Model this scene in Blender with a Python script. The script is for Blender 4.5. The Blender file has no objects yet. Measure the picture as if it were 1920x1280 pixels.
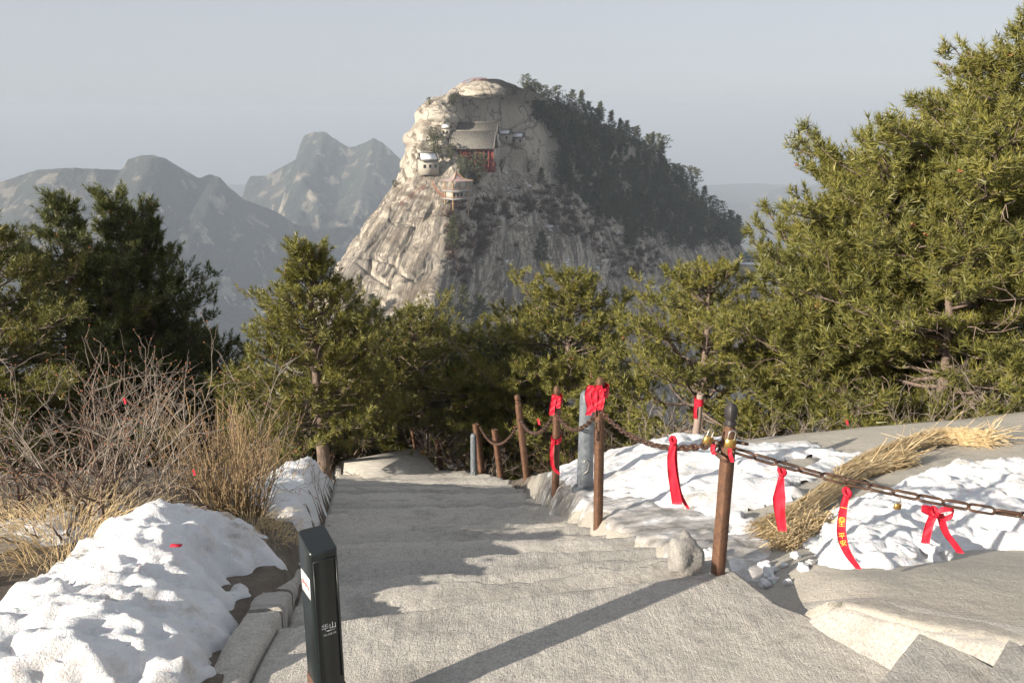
import bpy, math, random, time
_T0 = time.time()
import numpy as np
from mathutils import Vector, Matrix
from mathutils.bvhtree import BVHTree

# ------------------------------------------------------------------ camera, sky, sun, exposure
scene = bpy.context.scene
COL = scene.collection
PITCH = math.radians(15.0)
FPX = 1600.0                       # focal length in pixels of the 1920 px wide photograph
cam_d = bpy.data.cameras.new('camera'); cam_d.lens = 30.0; cam_d.sensor_width = 36.0
cam_d.clip_start = 0.05; cam_d.clip_end = 60000
cam = bpy.data.objects.new('camera', cam_d); COL.objects.link(cam)
cam.location = (0, 0, 0); cam.rotation_euler = (math.pi/2 - PITCH, 0, 0)
scene.camera = cam

SUN_EL = math.radians(20.0)
SUN_XY = np.array([-0.819, -0.573])            # horizontal direction towards the sun
world = bpy.data.worlds.new('World'); scene.world = world; world.use_nodes = True
wn = world.node_tree.nodes; wl = world.node_tree.links
sky = wn.new('ShaderNodeTexSky'); sky.sky_type = 'NISHITA'; sky.sun_disc = False
sky.sun_elevation = SUN_EL; sky.sun_rotation = math.atan2(SUN_XY[0], SUN_XY[1])
sky.altitude = 2000; sky.air_density = 1.0; sky.dust_density = 4.0; sky.ozone_density = 1.0
hs = wn.new('ShaderNodeHueSaturation'); hs.inputs['Saturation'].default_value = 0.5; hs.inputs['Value'].default_value = 0.85
wl.new(sky.outputs[0], hs.inputs['Color']); mxs = wn.new('ShaderNodeMix'); mxs.data_type = 'RGBA'; mxs.inputs[0].default_value = 0.8; mxs.inputs[7].default_value = (2.8, 2.93, 3.16, 1)   # a veil of even winter haze
wl.new(hs.outputs[0], mxs.inputs[6]); wl.new(mxs.outputs[2], wn['Background'].inputs[0]); wn['Background'].inputs[1].default_value = 0.10
sun_d = bpy.data.lights.new('sun', 'SUN'); sun_d.energy = 5.0; sun_d.angle = math.radians(0.55)
sun_d.color = (1.0, 0.90, 0.76)
sun = bpy.data.objects.new('sun', sun_d); COL.objects.link(sun)
sd = Vector((SUN_XY[0]*math.cos(SUN_EL), SUN_XY[1]*math.cos(SUN_EL), math.sin(SUN_EL)))
sun.rotation_euler = sd.to_track_quat('Z', 'Y').to_euler(); sun.location = (-20, -14, 30)
vs = scene.view_settings; vs.view_transform = 'Standard'; vs.look = 'None'; vs.gamma = 1.0
vs.use_curve_mapping = False; vs.exposure = 0.97
scene.cycles.use_denoising = True
scene.cycles.max_bounces = 4; scene.cycles.diffuse_bounces = 2; scene.cycles.glossy_bounces = 2; scene.cycles.transmission_bounces = 2
scene.cycles.use_adaptive_sampling = True; scene.cycles.adaptive_threshold = 0.03; scene.cycles.volume_bounces = 0
scene.cycles.transparent_max_bounces = 8

# ------------------------------------------------------------------ helpers
RNG = np.random.default_rng(7)
random.seed(7)
_tab = np.random.default_rng(3).uniform(-1, 1, 65536)
def _h(ix, iy, iz, seed):
    n = ix*73856093 ^ iy*19349663 ^ iz*83492791 ^ (seed*2654435+97)
    return _tab[(n ^ (n >> 15)) & 0xFFFF]
def vnoise(x, y, z=None, seed=0):
    """smooth value noise, about -1..1"""
    x = np.asarray(x, float); y = np.asarray(y, float)
    z = np.zeros_like(x) if z is None else np.asarray(z, float)
    x, y, z = np.broadcast_arrays(x, y, z)
    ix = np.floor(x).astype(np.int64); iy = np.floor(y).astype(np.int64); iz = np.floor(z).astype(np.int64)
    fx = x-ix; fy = y-iy; fz = z-iz
    ux = fx**3*(fx*(6*fx-15)+10); uy = fy**3*(fy*(6*fy-15)+10); uz = fz**3*(fz*(6*fz-15)+10)
    def L(a, b, t): return a+(b-a)*t
    c = {}
    flat = np.all(z == z.flat[0]) if z.size else True
    zs = (0,) if flat else (0, 1)
    for k in zs:
        a = L(_h(ix, iy, iz+k, seed), _h(ix+1, iy, iz+k, seed), ux)
        b = L(_h(ix, iy+1, iz+k, seed), _h(ix+1, iy+1, iz+k, seed), ux)
        c[k] = L(a, b, uy)
    return c[0] if flat else L(c[0], c[1], uz)
def fbm(x, y, z=None, octv=4, seed=0, gain=0.5, lac=2.03):
    s = 0; a = 1.0; t = 0
    for o in range(octv):
        f = lac**o
        s = s+a*vnoise(np.asarray(x)*f+o*17.3, np.asarray(y)*f+o*5.1, None if z is None else np.asarray(z)*f+o*9.7, seed+o)
        t += a; a *= gain
    return s/t
def sstep(e0, e1, x):
    t = np.clip((np.asarray(x, float)-e0)/(e1-e0), 0, 1); return t*t*(3-2*t)

cp, sp_ = math.cos(PITCH), math.sin(PITCH)
def ray(u, v):
    a = (np.asarray(u, float)-960)/FPX; b = (640-np.asarray(v, float))/FPX
    return np.stack([a, cp+b*sp_, -sp_+b*cp], -1)
def P(u, v, Y):
    """point at world distance Y ahead on the sight line of photo pixel (u, v)"""
    d = ray(u, v); return d*(np.asarray(Y, float)/d[..., 1])[..., None]
def proj(p):
    p = np.asarray(p, float); dep = p[..., 1]*cp-p[..., 2]*sp_
    return 960+FPX*p[..., 0]/dep, 640-FPX*(p[..., 1]*sp_+p[..., 2]*cp)/dep

def link(o, parent=None):
    COL.objects.link(o)
    if parent is not None: o.parent = parent
    return o
def mesh(name, V, F, mat=None, smooth=False, F2=None, mats=None, mi=None):
    """fast mesh from numpy: F (n,3 or n,4) and optional F2 of the other size"""
    me = bpy.data.meshes.new(name)
    V = np.asarray(V, np.float32).reshape(-1, 3)
    fs = [np.asarray(f, np.int32) for f in (F, F2) if f is not None and len(f)]
    me.vertices.add(len(V)); me.vertices.foreach_set('co', V.ravel())
    nl = sum(f.size for f in fs); npoly = sum(len(f) for f in fs)
    me.loops.add(nl); me.loops.foreach_set('vertex_index', np.concatenate([f.ravel() for f in fs]))
    tot = np.concatenate([np.full(len(f), f.shape[1], np.int32) for f in fs])
    st = np.concatenate([[0], np.cumsum(tot)[:-1]]).astype(np.int32)
    me.polygons.add(npoly); me.polygons.foreach_set('loop_start', st)
    try: me.polygons.foreach_set('loop_total', tot)
    except Exception: pass
    for m in (mats or ([mat] if mat else [])): me.materials.append(m)
    if mi is not None: me.polygons.foreach_set('material_index', np.asarray(mi, np.int32))
    if smooth: me.polygons.foreach_set('use_smooth', np.ones(npoly, bool))
    me.update(calc_edges=True); me.validate()
    return me
def obj(name, me, parent=None, **props):
    o = link(bpy.data.objects.new(name, me), parent)
    for k, v in props.items(): o[k] = v
    return o
def empty(name, loc, label, cat, group=None, rz=0.0):
    o = link(bpy.data.objects.new(name, None)); o.location = loc; o.rotation_euler = (0, 0, rz)
    o.empty_display_size = 0.1; o['label'] = label; o['category'] = cat
    if group: o['group'] = group
    return o
def tag(o, label, cat, group=None):
    o['label'] = label; o['category'] = cat
    if group: o['group'] = group
    return o
def grid_faces(nr, nc, closed=False):
    r = np.arange(nr-1)[:, None]; c = np.arange(nc if closed else nc-1)[None, :]
    c1 = (c+1) % nc
    return np.stack([r*nc+c, r*nc+c1, (r+1)*nc+c1, (r+1)*nc+c], -1).reshape(-1, 4)
class MB:
    """collects shapes of one part into one mesh"""
    def __init__(s): s.V = []; s.Q = []; s.T = []; s.n = 0
    def add(s, V, Q=None, T=None):
        V = np.asarray(V, float).reshape(-1, 3)
        if Q is not None and len(Q): s.Q.append(np.asarray(Q)+s.n)
        if T is not None and len(T): s.T.append(np.asarray(T)+s.n)
        s.V.append(V); s.n += len(V); return s
    def hexa(s, c8):
        return s.add(c8, Q=[[0,3,2,1],[4,5,6,7],[0,1,5,4],[1,2,6,5],[2,3,7,6],[3,0,4,7]])
    def box(s, c, d, rot=None):
        x, y, z = d[0]/2, d[1]/2, d[2]/2
        v = np.array([[-x,-y,-z],[x,-y,-z],[x,y,-z],[-x,y,-z],[-x,-y,z],[x,-y,z],[x,y,z],[-x,y,z]])
        if rot is not None: v = v @ np.asarray(rot).T
        return s.hexa(v+np.asarray(c))
    def tube(s, pts, rad, sides=6, cap=True):
        pts = np.asarray(pts, float); n = len(pts); rad = np.broadcast_to(np.asarray(rad, float), (n,))
        tg = np.gradient(pts, axis=0); tg /= np.linalg.norm(tg, axis=1)[:, None]+1e-12
        up = np.array([0,0,1.0]) if abs(tg[0,2]) < .9 else np.array([1.0,0,0])
        nn = []; 
        for t in tg:
            a = up-t*np.dot(up,t); a /= np.linalg.norm(a)+1e-12; nn.append(a); up = a
        nn = np.array(nn); bb = np.cross(tg, nn)
        th = np.arange(sides)*2*math.pi/sides
        V = pts[:,None,:]+rad[:,None,None]*(np.cos(th)[None,:,None]*nn[:,None,:]+np.sin(th)[None,:,None]*bb[:,None,:])
        s.add(V.reshape(-1,3), Q=grid_faces(n, sides, True))
        if cap:
            for e, idx in ((0, np.arange(sides)[::-1]), (n-1, np.arange(sides))):
                ring = V[e]; c = ring.mean(0)
                s.add(np.vstack([ring, c]), T=[[idx[k], idx[(k+1)%sides], sides] for k in range(sides)])
        return s
    def lathe(s, prof, sides=16, c=(0,0,0)):
        prof = np.asarray(prof, float); th = np.arange(sides)*2*math.pi/sides
        V = np.stack([prof[:,0,None]*np.cos(th), prof[:,0,None]*np.sin(th), np.broadcast_to(prof[:,1,None], (len(prof), sides))], -1)
        return s.add(V.reshape(-1,3)+np.asarray(c), Q=grid_faces(len(prof), sides, True))
    def me(s, name, mat, smooth=False):
        V = np.vstack(s.V); Q = np.vstack(s.Q) if s.Q else None; T = np.vstack(s.T) if s.T else None
        if Q is None: return mesh(name, V, T, mat, smooth)
        return mesh(name, V, Q, mat, smooth, F2=T)
    def build(s, name, mat, parent=None, smooth=False, **props):
        return obj(name, s.me(name, mat, smooth), parent, **props)
def seg_tubes(P0, P1, R0, R1, sides=3):
    """many separate tapered sticks as one vertex/quad array"""
    P0 = np.asarray(P0, float); P1 = np.asarray(P1, float); n = len(P0)
    t = P1-P0; t /= np.linalg.norm(t, axis=1)[:, None]+1e-9
    up = np.where(np.abs(t[:, 2:3]) < .9, np.array([[0,0,1.0]]), np.array([[1.0,0,0]]))
    a = np.cross(t, up); a /= np.linalg.norm(a, axis=1)[:, None]+1e-9; b = np.cross(t, a)
    th = np.arange(sides)*2*math.pi/sides
    off = np.cos(th)[None,:,None]*a[:,None,:]+np.sin(th)[None,:,None]*b[:,None,:]
    V = np.concatenate([P0[:,None]+off*np.asarray(R0)[:,None,None], P1[:,None]+off*np.asarray(R1)[:,None,None]], 1).reshape(-1,3)
    k = np.arange(sides); k1 = (k+1) % sides
    q = np.stack([k, k1, k1+sides, k+sides], -1)
    Q = (q[None]+(np.arange(n)*2*sides)[:,None,None]).reshape(-1,4)
    return V, Q

# ------------------------------------------------------------------ materials
def mat(name, col, rough=0.8, build=None, **kw):
    m = bpy.data.materials.new(name); m.use_nodes = True
    nt = m.node_tree; b = nt.nodes['Principled BSDF']
    b.inputs['Base Color'].default_value = (*col, 1); b.inputs['Roughness'].default_value = rough
    for k, v in kw.items(): b.inputs[k.replace('_', ' ')].default_value = v
    if build: build(nt, b)
    return m
def N(nt, t, **kw):
    n = nt.nodes.new(t)
    for k, v in kw.items():
        if hasattr(n, k): setattr(n, k, v)
        else: n.inputs[k.replace('_', ' ')].default_value = v
    return n
def coord(nt, scale=(1,1,1), rot=(0,0,0), kind='Position'):
    g = nt.nodes.new('ShaderNodeNewGeometry') if kind == 'Position' else nt.nodes.new('ShaderNodeTexCoord')
    mp = nt.nodes.new('ShaderNodeMapping'); mp.inputs['Scale'].default_value = scale; mp.inputs['Rotation'].default_value = rot
    nt.links.new(g.outputs[kind], mp.inputs['Vector']); return mp.outputs[0]
def noise(nt, vec, scale, detail=4, rough=0.55, dist=0.0):
    n = nt.nodes.new('ShaderNodeTexNoise'); n.inputs['Scale'].default_value = scale; n.inputs['Detail'].default_value = detail
    n.inputs['Roughness'].default_value = rough; n.inputs['Distortion'].default_value = dist
    nt.links.new(vec, n.inputs['Vector']); return n.outputs['Fac']
def ramp(nt, fac, stops):
    r = nt.nodes.new('ShaderNodeValToRGB'); el = r.color_ramp.elements
    while len(el) < len(stops): el.new(0.5)
    for e, (p, c) in zip(el, stops):
        e.position = p; e.color = (*c, 1) if len(c) == 3 else c
    nt.links.new(fac, r.inputs[0]); return r.outputs[0]
def mixc(nt, fac, a, b, mode='MIX'):
    m = nt.nodes.new('ShaderNodeMix'); m.data_type = 'RGBA'; m.blend_type = mode
    for s, v in ((m.inputs[0], fac), (m.inputs[6], a), (m.inputs[7], b)):
        if isinstance(v, bpy.types.NodeSocket): nt.links.new(v, s)
        elif isinstance(v, (int, float)): s.default_value = v
        else: s.default_value = (*v, 1)
    return m.outputs[2]
def mth(nt, op, a, b=0.0, clamp=False):
    m = nt.nodes.new('ShaderNodeMath'); m.operation = op; m.use_clamp = clamp
    for s, v in ((m.inputs[0], a), (m.inputs[1], b)):
        if isinstance(v, bpy.types.NodeSocket): nt.links.new(v, s)
        else: s.default_value = v
    return m.outputs[0]
def bump(nt, b, h, strength=0.5, dist=0.01, prev=None):
    n = nt.nodes.new('ShaderNodeBump'); n.inputs['Strength'].default_value = strength; n.inputs['Distance'].default_value = dist
    nt.links.new(h, n.inputs['Height'])
    if prev is not None: nt.links.new(prev, n.inputs['Normal'])
    nt.links.new(n.outputs[0], b.inputs['Normal']); return n.outputs[0]

def _granite(grooves=0.0, groove_rot=0.0):
    def f(nt, b):
        v = coord(nt); oi = nt.nodes.new('ShaderNodeObjectInfo')
        big = noise(nt, v, 1.1, 6, 0.65); fine = noise(nt, v, 95, 4, 0.75); mid = noise(nt, v, 20, 5, 0.7); stain = noise(nt, coord(nt, (1.6, 3.2, 1)), 1, 7, 0.7, 0.6)
        c = ramp(nt, big, [(0.25, (0.40, 0.38, 0.35)), (0.55, (0.53, 0.51, 0.47)), (0.8, (0.61, 0.585, 0.54))])
        c = mixc(nt, 0.6, c, ramp(nt, fine, [(0.30, (0.16, 0.145, 0.13)), (0.46, (0.42, 0.39, 0.345)), (0.62, (0.60, 0.565, 0.50)), (0.75, (0.78, 0.74, 0.68))]))
        c = mixc(nt, ramp(nt, mid, [(0.5, (0,0,0)), (0.72, (0.45,)*3)]), c, (0.22, 0.20, 0.18))
        c = mixc(nt, ramp(nt, stain, [(0.50, (0,0,0)), (0.64, (0.5,)*3)]), c, (0.20, 0.185, 0.17))
        c = mixc(nt, 1.0, c, ramp(nt, oi.outputs['Random'], [(0, (0.76, 0.77, 0.79)), (1, (1.06, 1.05, 1.03))]), 'MULTIPLY')
        nt.links.new(c, b.inputs['Base Color'])
        h = mth(nt, 'ADD', mth(nt, 'MULTIPLY', mid, 1.0), mth(nt, 'MULTIPLY', fine, 0.55))
        if grooves:
            g = noise(nt, coord(nt, (95, 14, 20), (0, 0, groove_rot)), 1.0, 4, 0.65, 0.8)
            h = mth(nt, 'ADD', h, mth(nt, 'MULTIPLY', g, grooves))
        bump(nt, b, h, 0.75, 0.015)
    return f
M = {}
M['granite'] = mat('granite', (.42,.39,.33), .9, _granite())
M['chiselled'] = mat('chiselled_granite', (.42,.39,.33), .9, _granite(0.55, 0.12))
def _ground(nt, b):
    v = coord(nt); sx = nt.nodes.new('ShaderNodeSeparateXYZ'); nt.links.new(v, sx.inputs[0])
    fine = noise(nt, v, 120, 3, 0.7); mid = noise(nt, v, 9, 5, 0.65); big = noise(nt, v, 0.8, 4, 0.6)
    rock = ramp(nt, big, [(0.25, (0.29, 0.265, 0.225)), (0.6, (0.41, 0.38, 0.32)), (0.85, (0.48, 0.44, 0.375))])
    rock = mixc(nt, 0.5, rock, ramp(nt, fine, [(0.3, (0.2, 0.18, 0.16)), (0.5, (0.42, 0.39, 0.34)), (0.72, (0.62, 0.58, 0.52))]))
    dirt = ramp(nt, mid, [(0.3, (0.055, 0.042, 0.03)), (0.55, (0.13, 0.105, 0.08)), (0.8, (0.24, 0.205, 0.165))])
    dirt = mixc(nt, 0.4, dirt, ramp(nt, fine, [(0.35, (0.05, 0.04, 0.03)), (0.6, (0.17, 0.14, 0.11)), (0.75, (0.4, 0.37, 0.33))]))
    lf = mth(nt, 'MULTIPLY', mth(nt, 'ADD', mth(nt, 'MULTIPLY', sx.outputs[0], -1.0), mth(nt, 'SUBTRACT', mid, 1.2)), 3.0, True)
    ff = mth(nt, 'MULTIPLY', mth(nt, 'SUBTRACT', sx.outputs[1], mth(nt, 'ADD', 8.2, mth(nt, 'MULTIPLY', mid, 1.5))), 1.5, True)
    f = mth(nt, 'MAXIMUM', lf, ff)
    far = mth(nt, 'MULTIPLY', mth(nt, 'SUBTRACT', sx.outputs[1], 40.0), 0.02, True)
    c = mixc(nt, f, rock, dirt)
    c = mixc(nt, far, c, ramp(nt, noise(nt, coord(nt, (.02,.02,.02)), 1.0, 6), [(0.4, (0.05, 0.05, 0.03)), (0.7, (0.12, 0.095, 0.065))]))
    nt.links.new(c, b.inputs['Base Color'])
    bump(nt, b, mth(nt, 'ADD', mid, mth(nt, 'MULTIPLY', fine, 0.3)), 0.8, 0.02)
M['ground'] = mat('ground', (.3,.27,.23), .92, _ground)
def _snow(nt, b):
    v = coord(nt); a = noise(nt, v, 16, 6, 0.68); f = noise(nt, v, 130, 4, 0.7); d = noise(nt, v, 3.2, 7, 0.72); sp = noise(nt, v, 55, 2, 0.5)
    c = ramp(nt, d, [(0.52, (0.87, 0.88, 0.90)), (0.61, (0.74, 0.72, 0.70)), (0.70, (0.45, 0.41, 0.36))])
    c = mixc(nt, ramp(nt, sp, [(0.70, (0,0,0)), (0.76, (0.6,)*3)]), c, (0.25, 0.20, 0.15))
    nt.links.new(c, b.inputs['Base Color'])
    bump(nt, b, mth(nt, 'ADD', a, mth(nt, 'MULTIPLY', f, 0.45)), 0.9, 0.03)
M['snow'] = mat('snow', (.86,.87,.89), .55, _snow, Subsurface_Weight=0.12, Subsurface_Scale=0.03)
def _ice(nt, b):
    v = coord(nt); a = noise(nt, v, 4, 6, 0.65); f = noise(nt, v, 26, 4, 0.6)
    nt.links.new(ramp(nt, a, [(0.3, (0.20, 0.185, 0.165)), (0.5, (0.40, 0.38, 0.36)), (0.68, (0.78, 0.78, 0.79))]), b.inputs['Base Color'])
    bump(nt, b, mth(nt, 'ADD', a, mth(nt, 'MULTIPLY', f, 0.3)), 0.6, 0.03)
M['ice'] = mat('ice', (.45,.43,.41), .25, _ice)
M['concrete'] = mat('concrete', (.42,.40,.36), .9, lambda nt, b: (nt.links.new(ramp(nt, noise(nt, coord(nt), 7, 6, .65), [(.3, (.3,.28,.25)), (.7, (.47,.45,.41))]), b.inputs['Base Color']), bump(nt, b, noise(nt, coord(nt), 60, 4), .4, .01)))
def _rust(nt, b):
    v = coord(nt); a = noise(nt, v, 18, 6, 0.7); f = noise(nt, v, 140, 3, 0.7)
    nt.links.new(mixc(nt, 0.35, ramp(nt, a, [(0.3, (0.045, 0.028, 0.02)), (0.52, (0.125, 0.066, 0.04)), (0.75, (0.22, 0.11, 0.06))]), ramp(nt, f, [(0.35, (0.05, 0.025, 0.018)), (0.7, (0.3, 0.15, 0.08))])), b.inputs['Base Color'])
    bump(nt, b, mth(nt, 'ADD', a, f), 0.6, 0.004)
M['rust'] = mat('rusty_iron', (.16,.07,.04), .7, _rust, Metallic=0.25)
M['chain'] = mat('chain_iron', (.09,.055,.042), .5, lambda nt, b: (nt.links.new(ramp(nt, noise(nt, coord(nt), 45, 4, .6), [(.35, (.045,.032,.028)), (.6, (.12,.065,.042)), (.8, (.22,.11,.06))]), b.inputs['Base Color']), None), Metallic=0.5)
M['iron_dark'] = mat('dark_finial_iron', (.05,.045,.045), .55, lambda nt, b: bump(nt, b, noise(nt, coord(nt), 60, 4), .4, .003), Metallic=0.4)
def _cloth(nt, b):
    v = coord(nt); nt.links.new(ramp(nt, noise(nt, v, 30, 4), [(.3, (.62,.012,.035)), (.7, (.82,.03,.07))]), b.inputs['Base Color'])
    bump(nt, b, noise(nt, v, 300, 2), .3, .002)
    out = nt.nodes['Material Output']; t = nt.nodes.new('ShaderNodeBsdfTranslucent'); t.inputs[0].default_value = (.8,.03,.06,1)
    mx = nt.nodes.new('ShaderNodeMixShader'); mx.inputs[0].default_value = .3
    nt.links.new(b.outputs[0], mx.inputs[1]); nt.links.new(t.outputs[0], mx.inputs[2]); nt.links.new(mx.outputs[0], out.inputs[0])
M['ribbon'] = mat('red_ribbon_cloth', (.75,.02,.05), .6, _cloth)
M['gold_print'] = mat('gold_print', (.85,.62,.08), .5)
M['brass'] = mat('brass', (.55,.36,.12), .38, Metallic=0.85)
M['steel'] = mat('steel', (.45,.42,.38), .4, Metallic=0.9)
M['black_paint'] = mat('black_marker_paint', (.012,.016,.017), .28, lambda nt, b: nt.links.new(ramp(nt, noise(nt, coord(nt), 60, 5, .7), [(.70, (.012,.016,.017)), (.78, (.10,.10,.10))]), b.inputs['Base Color']))
M['white'] = mat('white_print', (.8,.8,.8), .5)
M['red_print'] = mat('red_print', (.6,.05,.05), .6)
M['rust_base'] = mat('rust_red_base', (.28,.085,.04), .7, _rust)
M['grey_metal'] = mat('grey_painted_metal', (.14,.155,.175), .5, lambda nt, b: nt.links.new(ramp(nt, noise(nt, coord(nt), 25, 5, .65), [(.35, (.09,.105,.12)), (.7, (.19,.205,.225))]), b.inputs['Base Color']))
M['bark'] = mat('pine_bark', (.16,.115,.085), .9, lambda nt, b: (nt.links.new(ramp(nt, noise(nt, coord(nt, (9,9,3)), 2.5, 6, .7), [(.3, (.06,.045,.035)), (.55, (.19,.14,.11)), (.8, (.32,.25,.2))]), b.inputs['Base Color']), bump(nt, b, noise(nt, coord(nt, (9,9,3)), 5, 5), .8, .02)))
M['deadwood'] = mat('bare_grey_wood', (.26,.20,.165), .85, lambda nt, b: nt.links.new(ramp(nt, noise(nt, coord(nt), 3, 5), [(.3, (.13,.085,.065)), (.6, (.27,.20,.165)), (.8, (.40,.33,.28))]), b.inputs['Base Color']))
M['twig'] = mat('bare_shrub_twigs', (.22,.17,.14), .85, lambda nt, b: nt.links.new(ramp(nt, noise(nt, coord(nt), 4, 5), [(.3, (.13,.10,.08)), (.55, (.26,.215,.175)), (.8, (.44,.385,.33))]), b.inputs['Base Color']))
M['twig_dark'] = mat('dark_thicket_twigs', (.12,.08,.06), .9)
M['golden'] = mat('golden_stems', (.42,.26,.11), .75, lambda nt, b: nt.links.new(ramp(nt, noise(nt, coord(nt), 12, 4), [(.3, (.23,.15,.08)), (.6, (.38,.27,.145)), (.8, (.50,.39,.235))]), b.inputs['Base Color']))
M['straw'] = mat('straw', (.6,.46,.25), .75, lambda nt, b: nt.links.new(ramp(nt, noise(nt, coord(nt), 25, 4), [(.3, (.42,.29,.13)), (.5, (.66,.50,.28)), (.75, (.78,.65,.42))]), b.inputs['Base Color']))
M['cone'] = mat('orange_brown_cone', (.30,.12,.05), .7)
def _needles(dark, lite):
    def f(nt, b):
        g = nt.nodes.new('ShaderNodeNewGeometry'); v = coord(nt)
        n = noise(nt, v, 1.6, 3, .6)
        f0 = mth(nt, 'ADD', mth(nt, 'MULTIPLY', g.outputs['Random Per Island'], 0.55), mth(nt, 'MULTIPLY', n, 0.6))
        c = ramp(nt, f0, [(.2, dark), (.75, lite), (1.0, (lite[0]*1.25, lite[1]*1.05, lite[2]*0.8))])
        nt.links.new(c, b.inputs['Base Color'])
        out = nt.nodes['Material Output']; t = nt.nodes.new('ShaderNodeBsdfTranslucent'); nt.links.new(c, t.inputs[0])
        mx = nt.nodes.new('ShaderNodeMixShader'); mx.inputs[0].default_value = .25
        nt.links.new(b.outputs[0], mx.inputs[1]); nt.links.new(t.outputs[0], mx.inputs[2]); nt.links.new(mx.outputs[0], out.inputs[0])
    return f
M['needles'] = mat('pine_needles', (.1,.1,.03), .5, _needles((.06,.072,.02), (.215,.205,.05)))
M['needles_olive'] = mat('pine_needles_olive', (.1,.1,.03), .5, _needles((.07,.082,.022), (.25,.235,.055)))
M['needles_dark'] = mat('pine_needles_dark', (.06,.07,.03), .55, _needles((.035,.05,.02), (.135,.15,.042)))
M['needles_far'] = mat('far_pine_needles', (.04,.055,.03), .6, _needles((.028,.038,.018), (.10,.105,.04)))
M['scrub'] = mat('brown_scrub', (.13,.085,.06), .9, lambda nt, b: nt.links.new(ramp(nt, noise(nt, coord(nt, (.08,.08,.08)), 1, 4), [(.3, (.055,.038,.028)), (.6, (.12,.072,.05)), (.85, (.19,.115,.075))]), b.inputs['Base Color']))

# ------------------------------------------------------------------ ground heights
LAND = -2.07
def stair_z(y): return np.where(y < 3.4, LAND, LAND-0.38*(y-3.4))
def stair_left(y): return np.interp(y, [0, 3.2, 6.6, 11.5, 16], [-1.0, -0.95, -1.6, -2.6, -3.6])
def stair_right(y): return np.interp(y, [3.2, 3.6, 4.2, 5.0, 5.7, 7.4, 9.75, 12, 13, 14.8, 16], [1.12, 0.98, 0.86, .62, .48, .26, 0.0, -.32, -.64, -1.42, -2.0])
YL = [-60, -5, 0, 2.7, 4.3, 6, 8, 11, 15, 20, 30, 60, 120, 250, 400, 800, 1500, 3000]
ZL = [-6, -1.0, -1.7, -2.02, -2.38, -2.85, -3.45, -4.9, -6.9, -9.5, -15.5, -38, -95, -235, -380, -640, -780, -800]
YR = [-60, -5, 0, 1.9, 2.62, 3.2, 3.5, 4.2, 5.7, 8.0, 8.6, 11, 15, 20, 30, 60, 120, 250, 400, 800, 1500, 3000]
ZR = [-6, -.4, -.9, -1.5, -1.82, -1.98, -2.05, -2.3, -2.66, -3.18, -3.42, -4.8, -7.0, -9.8, -15.5, -38, -95, -235, -380, -640, -780, -800]
BORDER = np.array([[1.14, 3.22], [1.8, 2.62], [2.6, 1.9], [4.6, 0.1]])
def ground_z(x, y, detail=True):
    x = np.asarray(x, float); y = np.asarray(y, float)
    zl = np.interp(y, YL, ZL); zr = np.interp(y, YR, ZR)
    zl = zl+0.05*np.clip(-x-1, 0, 6)*sstep(9, 3, y)-0.10*np.clip(-x-3, 0, 20)*sstep(6, 10, y)
    zr = zr+0.10*np.clip(x-2.2, 0, 4)*sstep(4.2, 5.6, y)*sstep(13, 8.2, y)
    zr = zr-0.15*np.exp(-((x-1.22)/.22)**2)*sstep(3.15, 3.3, y)*sstep(4.6, 3.7, y)
    L = stair_left(y); R = stair_right(y); zs = stair_z(y)-0.22
    tl = sstep(L+0.02, L-0.12, x)
    kf = sstep(3.7, 5.2, y); tr = (1-.42*kf)*sstep(R-0.04, R+0.22, x)+.42*kf*sstep(R+.1, R+1.7, x)
    # the landing's sunk bed reaches right up to the cut rock border
    by = np.interp(x, BORDER[:, 0], BORDER[:, 1], left=9)
    tr = np.where(y < 3.25, sstep(0.02, 0.08, y-by)*(x > 1.1), tr)
    z = np.where(x < (L+R)/2, zs+(zl-zs)*tl, zs+(zr-zs)*tr)
    z = np.where(y > 15.5, np.where(x < 0, zl, zr)*sstep(15.5, 17.5, y)+z*(1-sstep(15.5, 17.5, y)), z)
    r = np.abs(x); z = z-0.9*np.clip(r-25, 0, 800)*np.clip(1-np.abs(z)/800, 0, 1)
    z = np.maximum(z, -800)
    if detail:
        z = z+0.035*fbm(x*1.1, y*1.1, octv=4, seed=11)+0.25*fbm(x*.12, y*.12, octv=2, seed=12)*sstep(14, 40, np.hypot(x, y))
        z = z+25*fbm(x*.006, y*.006, octv=3, seed=13)*sstep(150, 500, np.hypot(x, y))
    return z
def spaced(lo, hi, d, end_lo, end_hi, g=1.11):
    a = list(np.arange(lo, hi+d/2, d)); s = d; x = hi
    while x < end_hi: s *= g; x += s; a.append(x)
    s = d; x = lo; b = []
    while x > end_lo: s *= g; x -= s; b.append(x)
    return np.array(b[::-1]+a)
gx = np.clip(spaced(-3.6, 4.2, 0.06, -10000, 10000), -10000, 10000); gy = np.clip(spaced(2.2, 9.0, 0.06, -1500, 10000), -1500, 10000)
GX, GY = np.meshgrid(gx, gy)
GZ = ground_z(GX, GY)
g_me = mesh('ground', np.stack([GX, GY, GZ], -1).reshape(-1, 3), grid_faces(len(gy), len(gx)), M['ground'], True)
ground = obj('ground', g_me, kind='structure')
def gz(x, y): return float(ground_z(np.array([x]), np.array([y]))[0])
def ghit(u, v, dz=0.0):
    """walk along a photo sight line until it meets the ground"""
    d = ray(u, v); t = np.linspace(2.0, 60, 6000); p = d[None]*t[:, None]
    below = p[:, 2] < ground_z(p[:, 0], p[:, 1], False)+dz
    k = int(np.argmax(below)) if below.any() else len(t)-1
    return p[k]

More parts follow.
